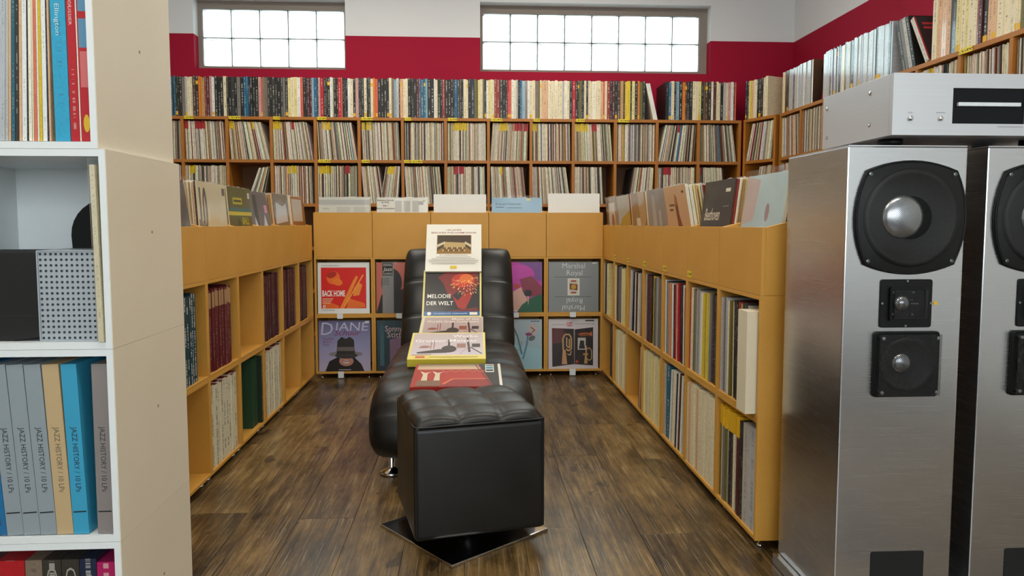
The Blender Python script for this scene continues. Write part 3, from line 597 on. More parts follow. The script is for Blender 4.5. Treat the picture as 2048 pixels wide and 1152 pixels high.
o = inbin('L', 5, ['brown and cream record in folded clear film'], 7, 6, BROWNS, -8, .02); FP(o).rect(0, 0, 1, 1, '#3a2a22').poly([(0, .1), (.3, 0), (.5, .6), (.2, 1), (0, 1)], '#8a5a3a').poly([(.3, 1), (.6, 1), (.75, .2), (.5, .3)], '#c8bc9a').rect(.8, 0, 1, 1, '#1f2228').build('cover_print', o); film(o, .312, .32, seed=6, over=.006)
inbin('L', 6, None, 3, 7, BROWNS, -6, .02)
# right bins, from the speakers inwards
PALE = ['cream', 'tan', 'ivory', 'peach', 'light grey', 'brown', 'pale yellow', 'brick red']
o = inbin('R', 0, ['pale blue record wrapped in loose clear film'], 13, 11, ['charcoal', 'grey', 'brown', 'ivory'], -8, .042); FP(o).rect(0, 0, 1, 1, '#a8c2cc', '#b6d0d4').rect(0, 0, 1, .45, '#a0a8b0').poly([(0, .5), (.3, .55), (.35, .95), (0, 1)], '#c8b0ac').ell(.62, .62, .05, .09, '#9a7a84').build('cover_print', o); film(o, .312, .325, seed=11, over=.006)
o = inbin('R', 1, ['dark brown record with pale script lettering'], 14, 12, PALE, -6.5, .024); FP(o).rect(0, 0, 1, 1, '#2c201e').text('Beethoven', .12, .55, .2, '#d8ccb4', width=.5, bold=.005, shear=.25).text('SYMPHONY NO.5 IN C MINOR', .12, .35, .09, '#8a807a', width=.74).rect(.1, .2, .3, .23, '#6a605c').rect(.1, .03, .8, .05, '#5a504c').rect(.75, .86, .9, .9, '#d8ccb4').rect(.72, .7, .9, .706, '#9a9088').build('cover_print', o)
o = inbin('R', 2, ['peach record with slender brown figure'], 14, 13, PALE, 10, .046); FP(o).rect(0, 0, 1, 1, '#c99468', '#d8ac80').poly([(.42, .0), (.8, .0), (.72, .35), (.58, .62), (.56, .85), (.48, .9), (.44, .8), (.46, .5)], '#7a3414').ell(.5, .82, .05, .07, '#b06a3c').rect(.18, .74, .42, .77, '#6a5034').rect(.18, .68, .34, .71, '#6a5034').rect(.8, .9, .9, .93, '#5a4030').build('cover_print', o)
o = inbin('R', 3, ['grey and white record'], 12, 14, PALE, 7, .046); FP(o).rect(0, 0, 1, 1, '#8e8684', '#a49c98').poly([(.2, 0), (.45, 0), (.42, .9), (.25, .95)], '#bdb6b0').poly([(.55, 0), (.7, 0), (.7, .7), (.6, .7)], '#c2bab2').build('cover_print', o); film(o, .312, .315, seed=14)
o = inbin('R', 4, ['brown and white record in clear film'], 12, 15, PALE, 6, .042); FP(o).rect(0, 0, 1, 1, '#7a4a28').rect(.3, .0, .6, .6, '#d8d0c0').poly([(.6, .3), (1, .6), (1, 1), (.5, 1)], '#a88058').build('cover_print', o); film(o, .312, .315, seed=15)
o = inbin('R', 5, ['mustard yellow record'], 12, 16, PALE, 6, .042); FP(o).rect(0, 0, 1, 1, '#8a5c18').poly([(0, .45), (.3, .55), (.6, .5), (1, .7), (1, 1), (0, 1)], '#c9c6b8').poly([(0, .4), (.3, .6), (.55, .65), (1, .75), (1, .5), (0, .2)], '#c39a1e').build('cover_print', o); film(o, .312, .315, seed=16)
o = inbin('R', 6, ['white record with red patch in crumpled film'], 8, 17, PALE, 5, .04); FP(o).rect(0, 0, 1, 1, '#8a6a4a').rect(.2, .3, .8, .9, '#d8cfc6').ell(.6, .5, .15, .2, '#8a2a20').build('cover_print', o); film(o, .312, .315, seed=17, over=.006)
# back bins
BK = ['ivory', 'cream', 'white', 'light grey']
def card(j, label, top, col_, front=.05, wd=.325):
    o = faced('divider_card', label, 'card', None, (XL + U * j + .016, D1 + front, FLBB + .001), R(-2), R(-90), .002, wd, top - FLBB, CN[col_] if col_ in CN else col_, plain('white_card', '#eceae2', .5, var=.02)); return o
o = inbin('B', 0, ['pale printed record in clear film'], 5, 21, BK, -4, .045); FP(o).rect(0, 0, 1, 1, '#d8d8cc').rect(.0, .86, 1, .96, '#b9b9b4').rect(.08, .77, .2, .8, '#c0c0b4').rect(.35, .7, .62, .82, '#cacac0').rect(.68, .7, .95, .82, '#cacac0').build('cover_print', o); film(o, .312, .318, seed=21)
o = inbin('B', 1, ['white record with small black print'], 5, 22, BK, -4, .045); p_ = FP(o).rect(0, 0, 1, 1, '#e2e0d4'); p_.text('Kazimierz Serocki', .17, .935, .045, '#2a2622', align='c', bold=.02).text('(b.1922)', .17, .895, .045, '#2a2622', align='c', bold=.02).text('Side 1', .17, .83, .045, '#2a2622', align='c', bold=.02).text('Musica Concertante', .17, .775, .045, '#2a2622', align='c', bold=.02)
for a in (.36, .53, .7): p_.rect(a, .72, a + .13, .94, '#bcbab0')
p_.ell(.93, .94, .025, .025, '#b8b890').rect(.82, .86, .92, .93, '#a8a69c').build('cover_print', o); film(o, .312, .318, seed=22)
o = inbin('B', 2, ['blue edged record behind white card'], 4, 23, ['blue', 'cream', 'ivory', 'charcoal'], -4, .06); card(2, 'blank white divider card in the bin behind the chair top', 1.136, 'white', .04)
o = inbin('B', 3, ['light blue record'], 5, 24, BK, -4, .045); FP(o).rect(0, 0, 1, 1, '#7fa3bd', '#8fb2c8').text('Krzysztof Penderecki', .08, .86, .065, '#1e2c3a', width=.5).rect(.08, .81, .25, .825, '#40586c').rect(.3, .8, .6, .812, '#40586c').rect(.7, .95, .78, .985, '#e8cf20').build('cover_print', o); film(o, .312, .322, seed=24, over=.006)
o = inbin('B', 4, ['cream record behind white card'], 4, 25, BK, -4, .06); card(4, 'blank white divider card in the bin nearest the right cabinet', 1.143, 'white', .04)
# loose divider cards standing in the corner bins of the left cabinet
for j, q, top in ((1, .23, 1.12), (2, .24, 1.128), (0, .22, 1.115)):
    faced('divider_card', 'cream divider card rising above left cabinet bin, %s from the inner corner' % ORD[j], 'card', None, (XL - q, LEFT[j] + .015, FLB + .001), R(-10), 0, .002, .325, (top - FLB) / math.cos(R(10)), CN['ivory'], plain('cream_card', '#dcd6c2', .5, var=.03))

# ================================================================ displayed covers behind the chair
def shown(label, j, row, c='white', dx=.0175, t=.004):
    z = (ZB if row == 'lower' else ZM) + .0132
    o = faced('record', label, 'record', None, (XL + U * j + dx, D1 + .010, z), R(-1.5), R(-90), t, .315, .315, CN[c]); return o
o = shown('white framed record with red and orange trumpet cover in upper display cube', 0, 'upper')
p_ = Print(.315, .315); p_.rect(0, 0, 1, 1, '#e4e6e4').rect(.065, .1, .935, .9, '#dc2010', '#d81a10').ell(.3, .7, .13, .13, '#ee6a20').ell(.27, .76, .1, .06, '#b02410', 20).ell(.38, .62, .1, .07, '#f07a24', -20).poly([(.42, .1), (.5, .1), (.74, .62), (.78, .72), (.74, .74), (.68, .64)], '#f08a2a').poly([(.6, .3), (.9, .2), (.92, .12), (.55, .1)], '#ec7020').poly([(.68, .34), (.8, .36), (.86, .56), (.8, .6), (.7, .5)], '#f09030').line([(.5, .12), (.88, .76)], .025, '#f4a040').line([(.2, .2), (.4, .12)], .06, '#ee7020').poly([(.08, .1), (.36, .1), (.3, .2), (.12, .24)], '#ea6418')
p_.text('BACK HOME', .085, .34, .16, '#f0e8dc', width=.44, bold=.03)
for i in range(4): p_.rect(.085, .285 - i * .03, .3 - .02 * i, .3 - i * .03, '#f0b890')
p_.ell(.12, .14, .028, .03, '#f0e8dc').ell(.12, .14, .014, .015, '#e05018').text('Warne Marsh Quartet & Quintet', .08, .93, .03, '#2a2622', width=.34).text('Criss Cross Jazz 1023', .08, .06, .028, '#2a2622', width=.24); p_.build('cover_print', o)
o = shown('lilac record with a figure in a wide brimmed hat in lower display cube', 0, 'lower')
p_ = Print(.315, .315); p_.rect(0, 0, 1, .5, '#c2b8d0', '#9c9cc4').rect(0, .5, 1, 1, '#9c9cc4', '#6a6a94')
p_.poly([(.12, .0), (.88, .0), (.82, .14), (.68, .28), (.5, .2), (.36, .28), (.2, .2)], '#16120f').ell(.53, .2, .14, .1, '#c08878').ell(.53, .19, .07, .035, '#d8c8c0').line([(.46, .2), (.6, .2)], .014, '#7a1c20').ell(.52, .34, .33, .06, '#8a8484').ell(.53, .31, .22, .06, '#3a3634').poly([(.34, .34), (.7, .34), (.68, .62), (.6, .68), (.52, .64), (.44, .68), (.36, .6)], '#2a2726').poly([(.34, .4), (.7, .4), (.69, .48), (.35, .48)], '#6e6664')
p_.text('D', .04, .72, .36, '#c8c8dc', shear=.1).text('IANE', .33, .8, .24, '#c8c8dc', width=.62, shear=.12).text('Schuur', .3, .71, .15, '#8a2a60', width=.5, shear=.3).text("TALKIN'", .07, .62, .06, '#8a2038', shear=.2).text("'BOUT", .07, .56, .06, '#8a2038', shear=.2).text('YOU', .07, .5, .06, '#8a2038', shear=.2).rect(.9, .95, .98, .99, '#e0e4e8').rect(.38, .022, .62, .04, '#a8a4a0'); p_.build('cover_print', o); film(o, .315, .315, .004, seed=31)
o = shown('coral record with grey paper band in upper display cube next to chair back', 1, 'upper', 'coral')
p_ = Print(.315, .315); p_.rect(0, 0, 1, 1, '#c66a58').ell(.3, .6, .2, .28, '#1c1614').poly([(0, 0), (1, 0), (1, .3), (.6, .5), (.1, .36)], '#1a1513').rect(.12, 0, .34, 1, '#8c8a88').rect(.12, .74, .32, .98, '#201c1a').text('Jazz', .135, .83, .1, '#e4e0d8', width=.17, shear=.2).text('ORIGINAL', .13, .93, .05, '#e4e0d8', width=.18).text('CLASSICS', .13, .76, .05, '#e4e0d8', width=.18)
for i in range(5): p_.rect(.13, .68 - .03 * i, .26 - .02 * (i % 2), .69 - .03 * i, '#4a4846')
p_.build('cover_print', o); film(o, .315, .315, seed=32)
o = shown('dark teal record with pink lettering in lower display cube next to chair', 1, 'lower', 'teal')
p_ = Print(.315, .315); p_.rect(0, 0, 1, 1, '#143038', '#1f444e').rect(.06, .1, .14, .9, '#4a7080', '#2a5460').poly([(.25, .1), (.6, .0), (.6, .7), (.25, .62)], '#8a6a86').text('Sonny', .16, .78, .16, '#c8a8b0', width=.34, bold=.01).text('Stitt', .2, .66, .16, '#c8a8b0', width=.28, bold=.01); p_.build('cover_print', o); film(o, .315, .315, seed=33)
for row in ('upper', 'lower'): shown('plain dark record in %s middle display cube hidden by the chair' % row, 2, row, 'charcoal')
o = shown('purple and green abstract record in glossy film in upper display cube', 3, 'upper', 'magenta', .017)
p_ = Print(.315, .315); p_.rect(0, 0, 1, 1, '#b8289c').poly([(.55, 1), (1, 1), (1, .6), (.75, .72)], '#7a4a90').ell(.55, .75, .3, .2, '#c43aa8').poly([(.4, .4), (.62, .52), (.72, .2), (.5, .0), (.3, .1)], '#d8a898').poly([(.55, .66), (.8, .72), (1, .5), (1, .34), (.7, .3), (.62, .4)], '#8a2c44').poly([(.3, 0), (.45, .0), (.4, .25), (.25, .3)], '#6a2c9a').poly([(.5, .0), (1, .0), (1, .36), (.8, .3), (.6, .15)], '#0f5a3a').ell(.72, .38, .08, .07, '#22121a').poly([(.7, .32), (.74, .32), (.73, .14)], '#d0a088').ell(.5, .52, .06, .05, '#b8401c').rect(.28, .02, .5, .04, '#e0dcd4'); p_.build('cover_print', o); film(o, .315, .315, seed=34)
o = shown('pale blue record with faint instrument sketch in lower display cube', 3, 'lower', 'sky blue', .017)
p_ = Print(.315, .315); p_.rect(0, 0, 1, 1, '#94b8c2', '#aebcc4').poly([(0, .0), (1, .0), (1, .4), (.5, .5), (0, .6)], '#9cc6d0').ell(.82, .8, .1, .12, '#c4b4ae').line([(.42, .88), (.52, .64), (.6, .3)], .03, '#4a6068').line([(.72, .68), (.7, .5), (.62, .2)], .035, '#5a8098').ell(.74, .7, .07, .035, '#8a2a5c').ell(.8, .62, .07, .05, '#5a6058', 30).line([(.5, .5), (.6, .55), (.58, .42), (.48, .36)], .01, '#6a8a94').line([(.78, .84), (.86, .78), (.8, .74)], .02, '#7a3c34').rect(.78, .95, .95, .965, '#40484c'); p_.build('cover_print', o); film(o, .315, .315, seed=35)
o = shown('grey record with a playing card and mirrored white title in upper display cube', 4, 'upper', 'grey', .017)
p_ = Print(.315, .315); p_.rect(0, 0, 1, 1, '#8c9294', '#949a9c').text('Marshal', .5, .87, .15, '#dfe2e2', align='c', bold=-.006).text('Royal', .52, .73, .15, '#dfe2e2', align='c', bold=-.006).text('Marshal', .5, .13, .15, '#dfe2e2', align='c', rot=180, bold=-.006).text('Royal', .52, .27, .15, '#dfe2e2', align='c', rot=180, bold=-.006).rect(.12, .69, .86, .7, '#5c6062').rect(.12, .3, .86, .31, '#5c6062').rect(.38, .33, .62, .67, '#e2e0d4').rect(.42, .36, .58, .64, '#cfcabc').poly([(.42, .45), (.58, .43), (.58, .55), (.42, .57)], '#7a4a1c').ell(.5, .5, .05, .05, '#c89a3a').rect(.45, .6, .55, .63, '#a8442c').rect(.45, .37, .55, .4, '#a8442c').rect(.87, .96, .96, .985, '#dfe2e2'); p_.build('cover_print', o); film(o, .315, .315, seed=36)
o = shown('white record with brass instruments in an open dark case in lower display cube', 4, 'lower', 'white', .017)
p_ = Print(.315, .315); p_.rect(0, 0, 1, 1, '#d4ccd0').text('CLARK', .36, .9, .055, '#b8342c', width=.13, bold=.03).text('TERRY', .36, .85, .055, '#b8342c', width=.13, bold=.03).text('TOP AND BOTTOM BRASS', .07, .88, .028, '#40383a', width=.26).text('QUINTET WITH DON BUTTERFIELD TUBA', .52, .89, .028, '#40383a', width=.4).rect(.74, .95, .92, .975, '#2a2628')
p_.poly([(.08, .04), (.52, .09), (.51, .8), (.07, .82)], '#241312').poly([(.08, .5), (.3, .53), (.3, .81), (.07, .82)], '#5a1c1a').poly([(.53, .09), (.9, .06), (.9, .83), (.53, .79)], '#241412').line([(.525, .07), (.52, .8)], .012, '#8a7c78')
p_.poly([(.27, .09), (.38, .09), (.345, .38), (.29, .38)], '#c8966a').line([(.3, .38), (.29, .6), (.33, .69), (.42, .69), (.46, .62), (.46, .4), (.4, .36), (.36, .4)], .03, '#c49a64').line([(.37, .63), (.37, .45), (.42, .42), (.42, .6)], .02, '#d8b484').line([(.38, .3), (.44, .27), (.46, .36)], .018, '#c8a478').line([(.6, .69), (.87, .7)], .018, '#b86434').line([(.64, .66), (.8, .67), (.8, .72), (.64, .71), (.64, .66)], .014, '#b05a2c').poly([(.82, .67), (.88, .65), (.88, .74), (.82, .72)], '#b86434').rect(.59, .38, .75, .62, '#c4c0bc').poly([(.61, .4), (.74, .4), (.72, .5), (.72, .56), (.64, .57), (.63, .5)], '#2c2826').poly([(.72, .1), (.79, .1), (.77, .3), (.74, .3)], '#c09a5c').line([(.76, .3), (.76, .46)], .025, '#c4a064').line([(.76, .38), (.82, .42), (.87, .36), (.87, .2), (.82, .16), (.78, .2)], .016, '#c8a870').line([(.7, .29), (.8, .29)], .04, '#b88a4c').ell(.575, .14, .028, .028, '#c8442c'); p_.build('cover_print', o); film(o, .315, .315, seed=37)

# ================================================================ lounge chair
def cushion(name, mat, parent, prof, W, T, cols, rows, puff, ns=64, nx=54, pe=5, ends=8, seamdepth=.5):
    P = [Vector((0, a, b)) for a, b in prof]
    # Catmull-Rom resample by arc length
    pts = []
    for i in range(len(P) - 1):
        p0, p1, p2, p3 = P[max(0, i - 1)], P[i], P[i + 1], P[min(len(P) - 1, i + 2)]
        for k in range(24):
            t = k / 24; pts.append(.5 * ((2 * p1) + (p2 - p0) * t + (2 * p0 - 5 * p1 + 4 * p2 - p3) * t * t + (3 * p1 - p0 - 3 * p2 + p3) * t ** 3))
    pts.append(P[-1]); cum = [0]
    for a, b in zip(pts, pts[1:]): cum.append(cum[-1] + (b - a).length)
    L = cum[-1]; vs = []; fs = []; ring = 2 * nx
    def at(s):
        for i in range(len(cum) - 1):
            if cum[i + 1] >= s - 1e-9: f = (s - cum[i]) / max(1e-9, cum[i + 1] - cum[i]); return pts[i].lerp(pts[i + 1], f), (pts[min(i + 2, len(pts) - 1)] - pts[max(0, i - 1)]).normalized()
        return pts[-1], (pts[-1] - pts[-2]).normalized()
    for j in range(ns + 1):
        e = -math.cos(PI * j / ns); g = (e * .35 + (2 * j / ns - 1) * .65); s = (g + 1) / 2
        p, t = at(s * L); n = Vector((0, -t.z, t.y)); endf = max(0., 1 - abs(g) ** ends) ** (1 / 2.2); wf = .84 + .16 * max(0., 1 - abs(g) ** 9) ** .45
        cs = abs(math.sin(PI * s * rows)) ** .28 if rows else 1
        top = []; bot = []
        for i in range(nx):
            a = PI * (i + .5) / nx; u = math.cos(a); u = math.copysign(abs(u) ** .8, u)
            hh = max(0., 1 - abs(u) ** pe) ** (1 / 2.4) * T / 2 * endf; cu = abs(math.sin(PI * (u + 1) / 2 * cols)) ** .28 if cols else 1
            pf = puff * (cs * cu - 1) * min(1, hh / (T * .3)) if puff else 0
            x = u * W / 2 * wf
            top.append(p + Vector((x, 0, 0)) + n * (hh + pf - T / 2)); bot.append(p + Vector((x, 0, 0)) + n * (-hh - T / 2))
        vs += top + bot[::-1]
    for j in range(ns):
        for i in range(ring): fs.append((j * ring + i, j * ring + (i + 1) % ring, (j + 1) * ring + (i + 1) % ring, (j + 1) * ring + i))
    fs += [tuple(range(ring)), tuple(ns * ring + k for k in range(ring))[::-1]]
    return MB().raw(vs, fs).build(name, mat, parent, smooth=True)
CX = -.068
ch = thing('lounge_chair', 'black tufted leather lounge chair with record boxes laid on it', 'chair', (CX, 3.2, 0))
o = lambda pr: [(a - 3.2, b) for a, b in pr]
cushion('seat_cushion', M_LEATHER, ch, o([(2.645, .045), (2.605, .13), (2.615, .215), (2.665, .295), (2.76, .343), (2.9, .362), (3.2, .362), (3.6, .362), (3.93, .36)]), .625, .15, 3, 6, .02)
cushion('back_cushion', M_LEATHER, ch, o([(3.82, .30), (3.955, .44), (4.085, .62), (4.197, .775), (4.232, .837)]), .62, .13, 3, 3, .02)
box('seat_base', M_BLACK, ch, -.25, .25, -.42, .62, .13, .235, .01)
MB().prism([(-.24, .16), (.24, .16), (.24, .2), (-.24, .2)], .6, .68).build('hinge_bar', M_BLACK, ch, .004)
for sx_ in (-1, 1):
    for fy in (-.44, .52):
        MB().lathe([(.001, 0), (.045, 0), (.048, .005), (.044, .012), (.018, .02), (.013, .03), (.013, .2)], 20).build('foot', M_CHROME, ch, smooth=True).location = (sx_ * .235, fy, .0008)
# record boxes on the chair (lower edge, lean back)
def boxset(label, y, z, x, back, t, w, h, c, mat=None):
    return faced('box_set', label, 'box set', None, (x, y, z), R(-back), R(-90), t, w, h, c, mat or M_BOX)
ivory = plain('white_box_card', '#e2ded2', .5, var=.02); yel = plain('yellow_box_card', '#d6c23c', .5, var=.06); tanb = plain('cream_box_card', '#cfc08e', .5, var=.06); redb = plain('red_box_card', '#a82820', .5, var=.06)
o = boxset('white orchestra box set propped on the top of the black chair back', 4.083, .690, -.252, 34, .045, .315, .315, '#e4e0d4', ivory); o.rotation_euler.z += R(-1)
p_ = Print(.315, .315); p_.rect(.0, .0, 1, 1, '#e6e2d6').text('100 JAHRE', .5, .86, .05, '#8a2a20', align='c', width=.27, bold=.01).text('BERLINER PHILHARMONIKER', .5, .8, .05, '#8a2a20', align='c', width=.82, bold=.01).rect(.19, .36, .82, .77, '#c8a878').rect(.2, .37, .81, .76, '#3a2410').poly([(.2, .42), (.35, .55), (.68, .55), (.81, .44), (.81, .37), (.2, .37)], '#8a6420').poly([(.32, .5), (.7, .5), (.72, .6), (.32, .62)], '#b89a60').poly([(.2, .56), (.34, .63), (.34, .58), (.2, .5)], '#c8b890').poly([(.81, .56), (.7, .63), (.7, .58), (.81, .5)], '#c8b890')
for i in range(26): p_.rect(.3 + (i % 13) * .032, .42 + (i // 13) * .05, .318 + (i % 13) * .032, .45 + (i // 13) * .05, '#2c1c0c' if i % 3 else '#d8c090')
p_.text('Eine Schallplatten-Dokumentation', .5, .325, .03, '#6a4a40', align='c', width=.5, bold=.01)
for i, wd in enumerate((.62, .78, .9, .86, .78)): p_.rect(.5 - wd / 2, .285 - i * .034, .5 + wd / 2, .297 - i * .034, '#a39c92')
p_.rect(.44, .05, .56, .11, '#d8b820'); p_.build('cover_print', o)
o = boxset('black box set with red fireworks lying against the chair back', 3.925, .452, -.262, 36.5, .03, .322, .3, '#d8c870', yel); o.rotation_euler.z += R(-1)
p_ = Print(.322, .3); p_.rect(0, 0, 1, 1, '#dccf7c').rect(.03, .03, .97, .97, '#140a08'); rf = random.Random(3)
p_.poly([(.4, .97), (.93, .97), (.95, .7), (.8, .5), (.6, .55), (.45, .4), (.35, .7), (.25, .85)], '#7a1410').poly([(.5, .45), (.6, .35), (.7, .5), (.85, .5), (.8, .35), (.72, .15), (.6, .2)], '#a01c12').ell(.68, .78, .2, .15, '#c02a12').ell(.74, .82, .12, .1, '#e06a20').poly([(.35, .1), (.95, .1), (.93, .2), (.6, .16)], '#6a0e0c')
k0 = p_.k
for i in range(150):
    p_.k = k0 + i % 8
    a = rf.uniform(-PI, .3); r0 = rf.uniform(.02, .3); x_, y_ = .74 + r0 * math.cos(a) * .9, .8 + r0 * math.sin(a) * 1.1; l = rf.uniform(.02, .05)
    if .1 < x_ < .94 and .25 < y_ < .94: p_.line([(x_, y_), (x_ + l * math.cos(a), y_ + l * math.sin(a))], .007, rf.choice(['#f4c050', '#f08a30', '#f4e0a0', '#e0482c']))
p_.k = k0 + 10; p_.text('MELODIE', .08, .4, .11, '#e8e4dc', width=.4, bold=.008).text('DER WELT', .07, .25, .11, '#e8e4dc', width=.45, bold=.008).rect(.03, .03, .97, .115, '#14548c').ell(.12, .073, .035, .035, '#dcdcd8').text('HI-FI LANGSPIELPLATTEN - SONDERAUFNAHMEN', .2, .06, .035, '#c8d8e4', width=.56).rect(.8, .045, .93, .1, '#e0dccc'); p_.build('cover_print', o)
def instruments(p_, dk, md):
    p_.poly([(.1, .25), (.4, .36), (.52, .3), (.5, .22), (.12, .2)], dk).ell(.52, .36, .1, .13, dk).rect(.5, .46, .53, .72, dk).line([(.28, .36), (.28, .66)], .014, md).line([(.32, .36), (.32, .68)], .014, md).ell(.2, .44, .07, .05, md).line([(.12, .4), (.2, .42)], .02, md).poly([(.62, .4), (.74, .4), (.74, .56), (.62, .56)], md).line([(.79, .24), (.76, .78)], .03, dk).line([(.78, .44), (.66, .16)], .008, md).line([(.8, .42), (.95, .18)], .02, dk).poly([(.82, .42), (.93, .42), (.93, .55), (.82, .55)], dk).line([(.05, .14), (.3, .16)], .02, md)
o = boxset('pinkish instrument box set tucked under the fireworks box on chair', 3.6, .386, -.262, 76, .03, .325, .3, '#cfc08e', tanb); o.rotation_euler.z += R(-1)
p_ = Print(.325, .3); p_.rect(0, 0, 1, 1, '#d8d0ac').rect(.05, .03, .99, .97, '#a89490', '#b8a4a0'); instruments(p_, '#2c201a', '#8a4434'); p_.text('Music of the', .93, .84, .13, '#e8e2d8', width=.44, align='r', bold=.01).text("World's Great Composers", .93, .72, .13, '#e8e2d8', width=.84, align='r', bold=.01); p_.build('cover_print', o)
o = boxset('yellow edged instrument box set lying on top of the chair seat', 2.985, .399, -.262, 78, .034, .325, .31, '#d6c23c', yel); o.rotation_euler.z += R(-.5)
p_ = Print(.325, .31); p_.rect(0, 0, 1, 1, '#dccb6c').rect(.03, .14, .97, .97, '#c6bcc4', '#bcaca8'); instruments(p_, '#443c38', '#9a7468'); p_.text('Werke', .9, .8, .14, '#ece8e4', width=.34, align='r', bold=.01).text('Grosser Meister', .9, .62, .14, '#ece8e4', width=.84, align='r', bold=.01).rect(.1, .04, .22, .1, '#c85a3c').rect(.28, .06, .9, .08, '#a8964c'); p_.build('cover_print', o)
o = boxset('red theatre curtain box set on the front of the chair seat', 2.56, .379, -.216, 86, .02, .33, .31, '#a82820', redb); o.rotation_euler.z += R(-.5)
p_ = Print(.33, .31); p_.rect(0, 0, 1, 1, '#a02a20').rect(.97, 0, 1, 1, '#d8d4c4').poly([(.74, 1), (.97, 1), (.97, 0), (.9, .0)], '#1c1814').rect(.03, .82, .74, 1, '#c9b08a', '#5a3c28').rect(.03, .74, .76, .83, '#c8a488').poly([(.05, 0), (.86, 0), (.8, .64), (.3, .64), (.1, .72)], '#a82418').poly([(.3, .0), (.86, .0), (.84, .3), (.45, .3), (.35, .12)], '#8a1c1c').line([(.35, .1), (.45, .32), (.84, .32)], .025, '#d87850').line([(.7, .97), (.89, .0)], .012, '#2a1812').rect(.82, .6, .92, .96, '#dcdcd4').rect(.828, .87, .912, .93, '#15333c').rect(.828, .75, .912, .84, '#2a8aa0').rect(.828, .64, .912, .72, '#15333c').text('DECCA', .87, .885, .03, '#c8e0e4', align='c', width=.07)
for i in range(5): p_.line([(.32 + i * .1, .68), (.37 + i * .1, .61), (.42 + i * .1, .68)], .012, '#d88a68')
for a in (.1, .24): p_.poly([(a, .2), (a + .07, .2), (a + .06, .55), (a + .1, .62), (a + .03, .58), (a - .03, .66), (a + .01, .5)], '#cfc0a4')
p_.rect(.06, .02, .32, .25, '#7a5a44'); p_.build('cover_print', o)

# ================================================================ cube ottoman on a chrome plate
ot = thing('cube_ottoman', 'black leather cube ottoman with tufted top on a square chrome plate', 'ottoman', (-.013, 2.254, 0), R(13))
MB().box(-.195, .195, -.192, .192, .05, .38).build('body', M_LEATHER, ot, .016, True, 3)
cushion('top_cushion', M_LEATHER, ot, [(-.193, .412), (-.1, .416), (0, .418), (.1, .416), (.193, .412)], .392, .06, 3, 3, .018, ns=54, nx=54, pe=9, ends=14)
def rr(x, y, z, r=.016, n=4):
    out = []
    for sx_, sy_, a0 in ((1, 1, 0), (-1, 1, 90), (-1, -1, 180), (1, -1, 270)):
        for k in range(n + 1): a = R(a0 + 90 * k / n); out.append((sx_ * (x - r) + r * math.cos(a), sy_ * (y - r) + r * math.sin(a), z))
    return out
MB().tube(rr(.194, .192, .382), .0028, 8, True).build('piping', M_LEATHER, ot, smooth=True)
for a in (-1, 1):
    for b in (-1, 1): MB().tube([(a * .1905, b * .1875, .058), (a * .1905, b * .1875, .2), (a * .1905, b * .1875, .38)], .0028, 8).build('piping', M_LEATHER, ot, smooth=True)
pl_ = MB().box(-.187, .187, -.187, .187, .0006, .0095).build('base_plate', M_CHROME, ot, .002); pl_.rotation_euler = (0, 0, R(37.7 - 12.3)); pl_.location = (-.016, -.02, 0)
MB().lathe([(.03, .009), (.028, .054)], 20).build('column', M_CHROME, ot, smooth=True)

# ================================================================ steel speakers
def rrect(x0, x1, z0, z1, r, n=5):
    out = []
    for cx, cz, a0 in ((x1 - r, z1 - r, 0), (x0 + r, z1 - r, 90), (x0 + r, z0 + r, 180), (x1 - r, z0 + r, 270)):
        out += [(cx + r * math.cos(R(a0 + 90 * k / n)), cz + r * math.sin(R(a0 + 90 * k / n))) for k in range(n + 1)]
    return out
def ringm(outer, inner, y0, y1):
    n = len(outer); m = MB(); vs = [(x, y0, z) for x, z in outer] + [(x, y0, z) for x, z in inner] + [(x, y1, z) for x, z in outer] + [(x, y1, z) for x, z in inner]
    return m.raw(vs, [q for i in range(n) for q in ((i, (i + 1) % n, n + (i + 1) % n, n + i), (i, 2 * n + i, 2 * n + (i + 1) % n, (i + 1) % n), (n + i, n + (i + 1) % n, 3 * n + (i + 1) % n, 3 * n + i))])
M_CONE = plain('driver_cone', '#0c0b0b', .6, var=.1); M_CAP = plain('silver_dome', '#c4c6ca', .26, .9, var=.05); M_SCREW = plain('screw_steel', '#8a8a8a', .3, 1)
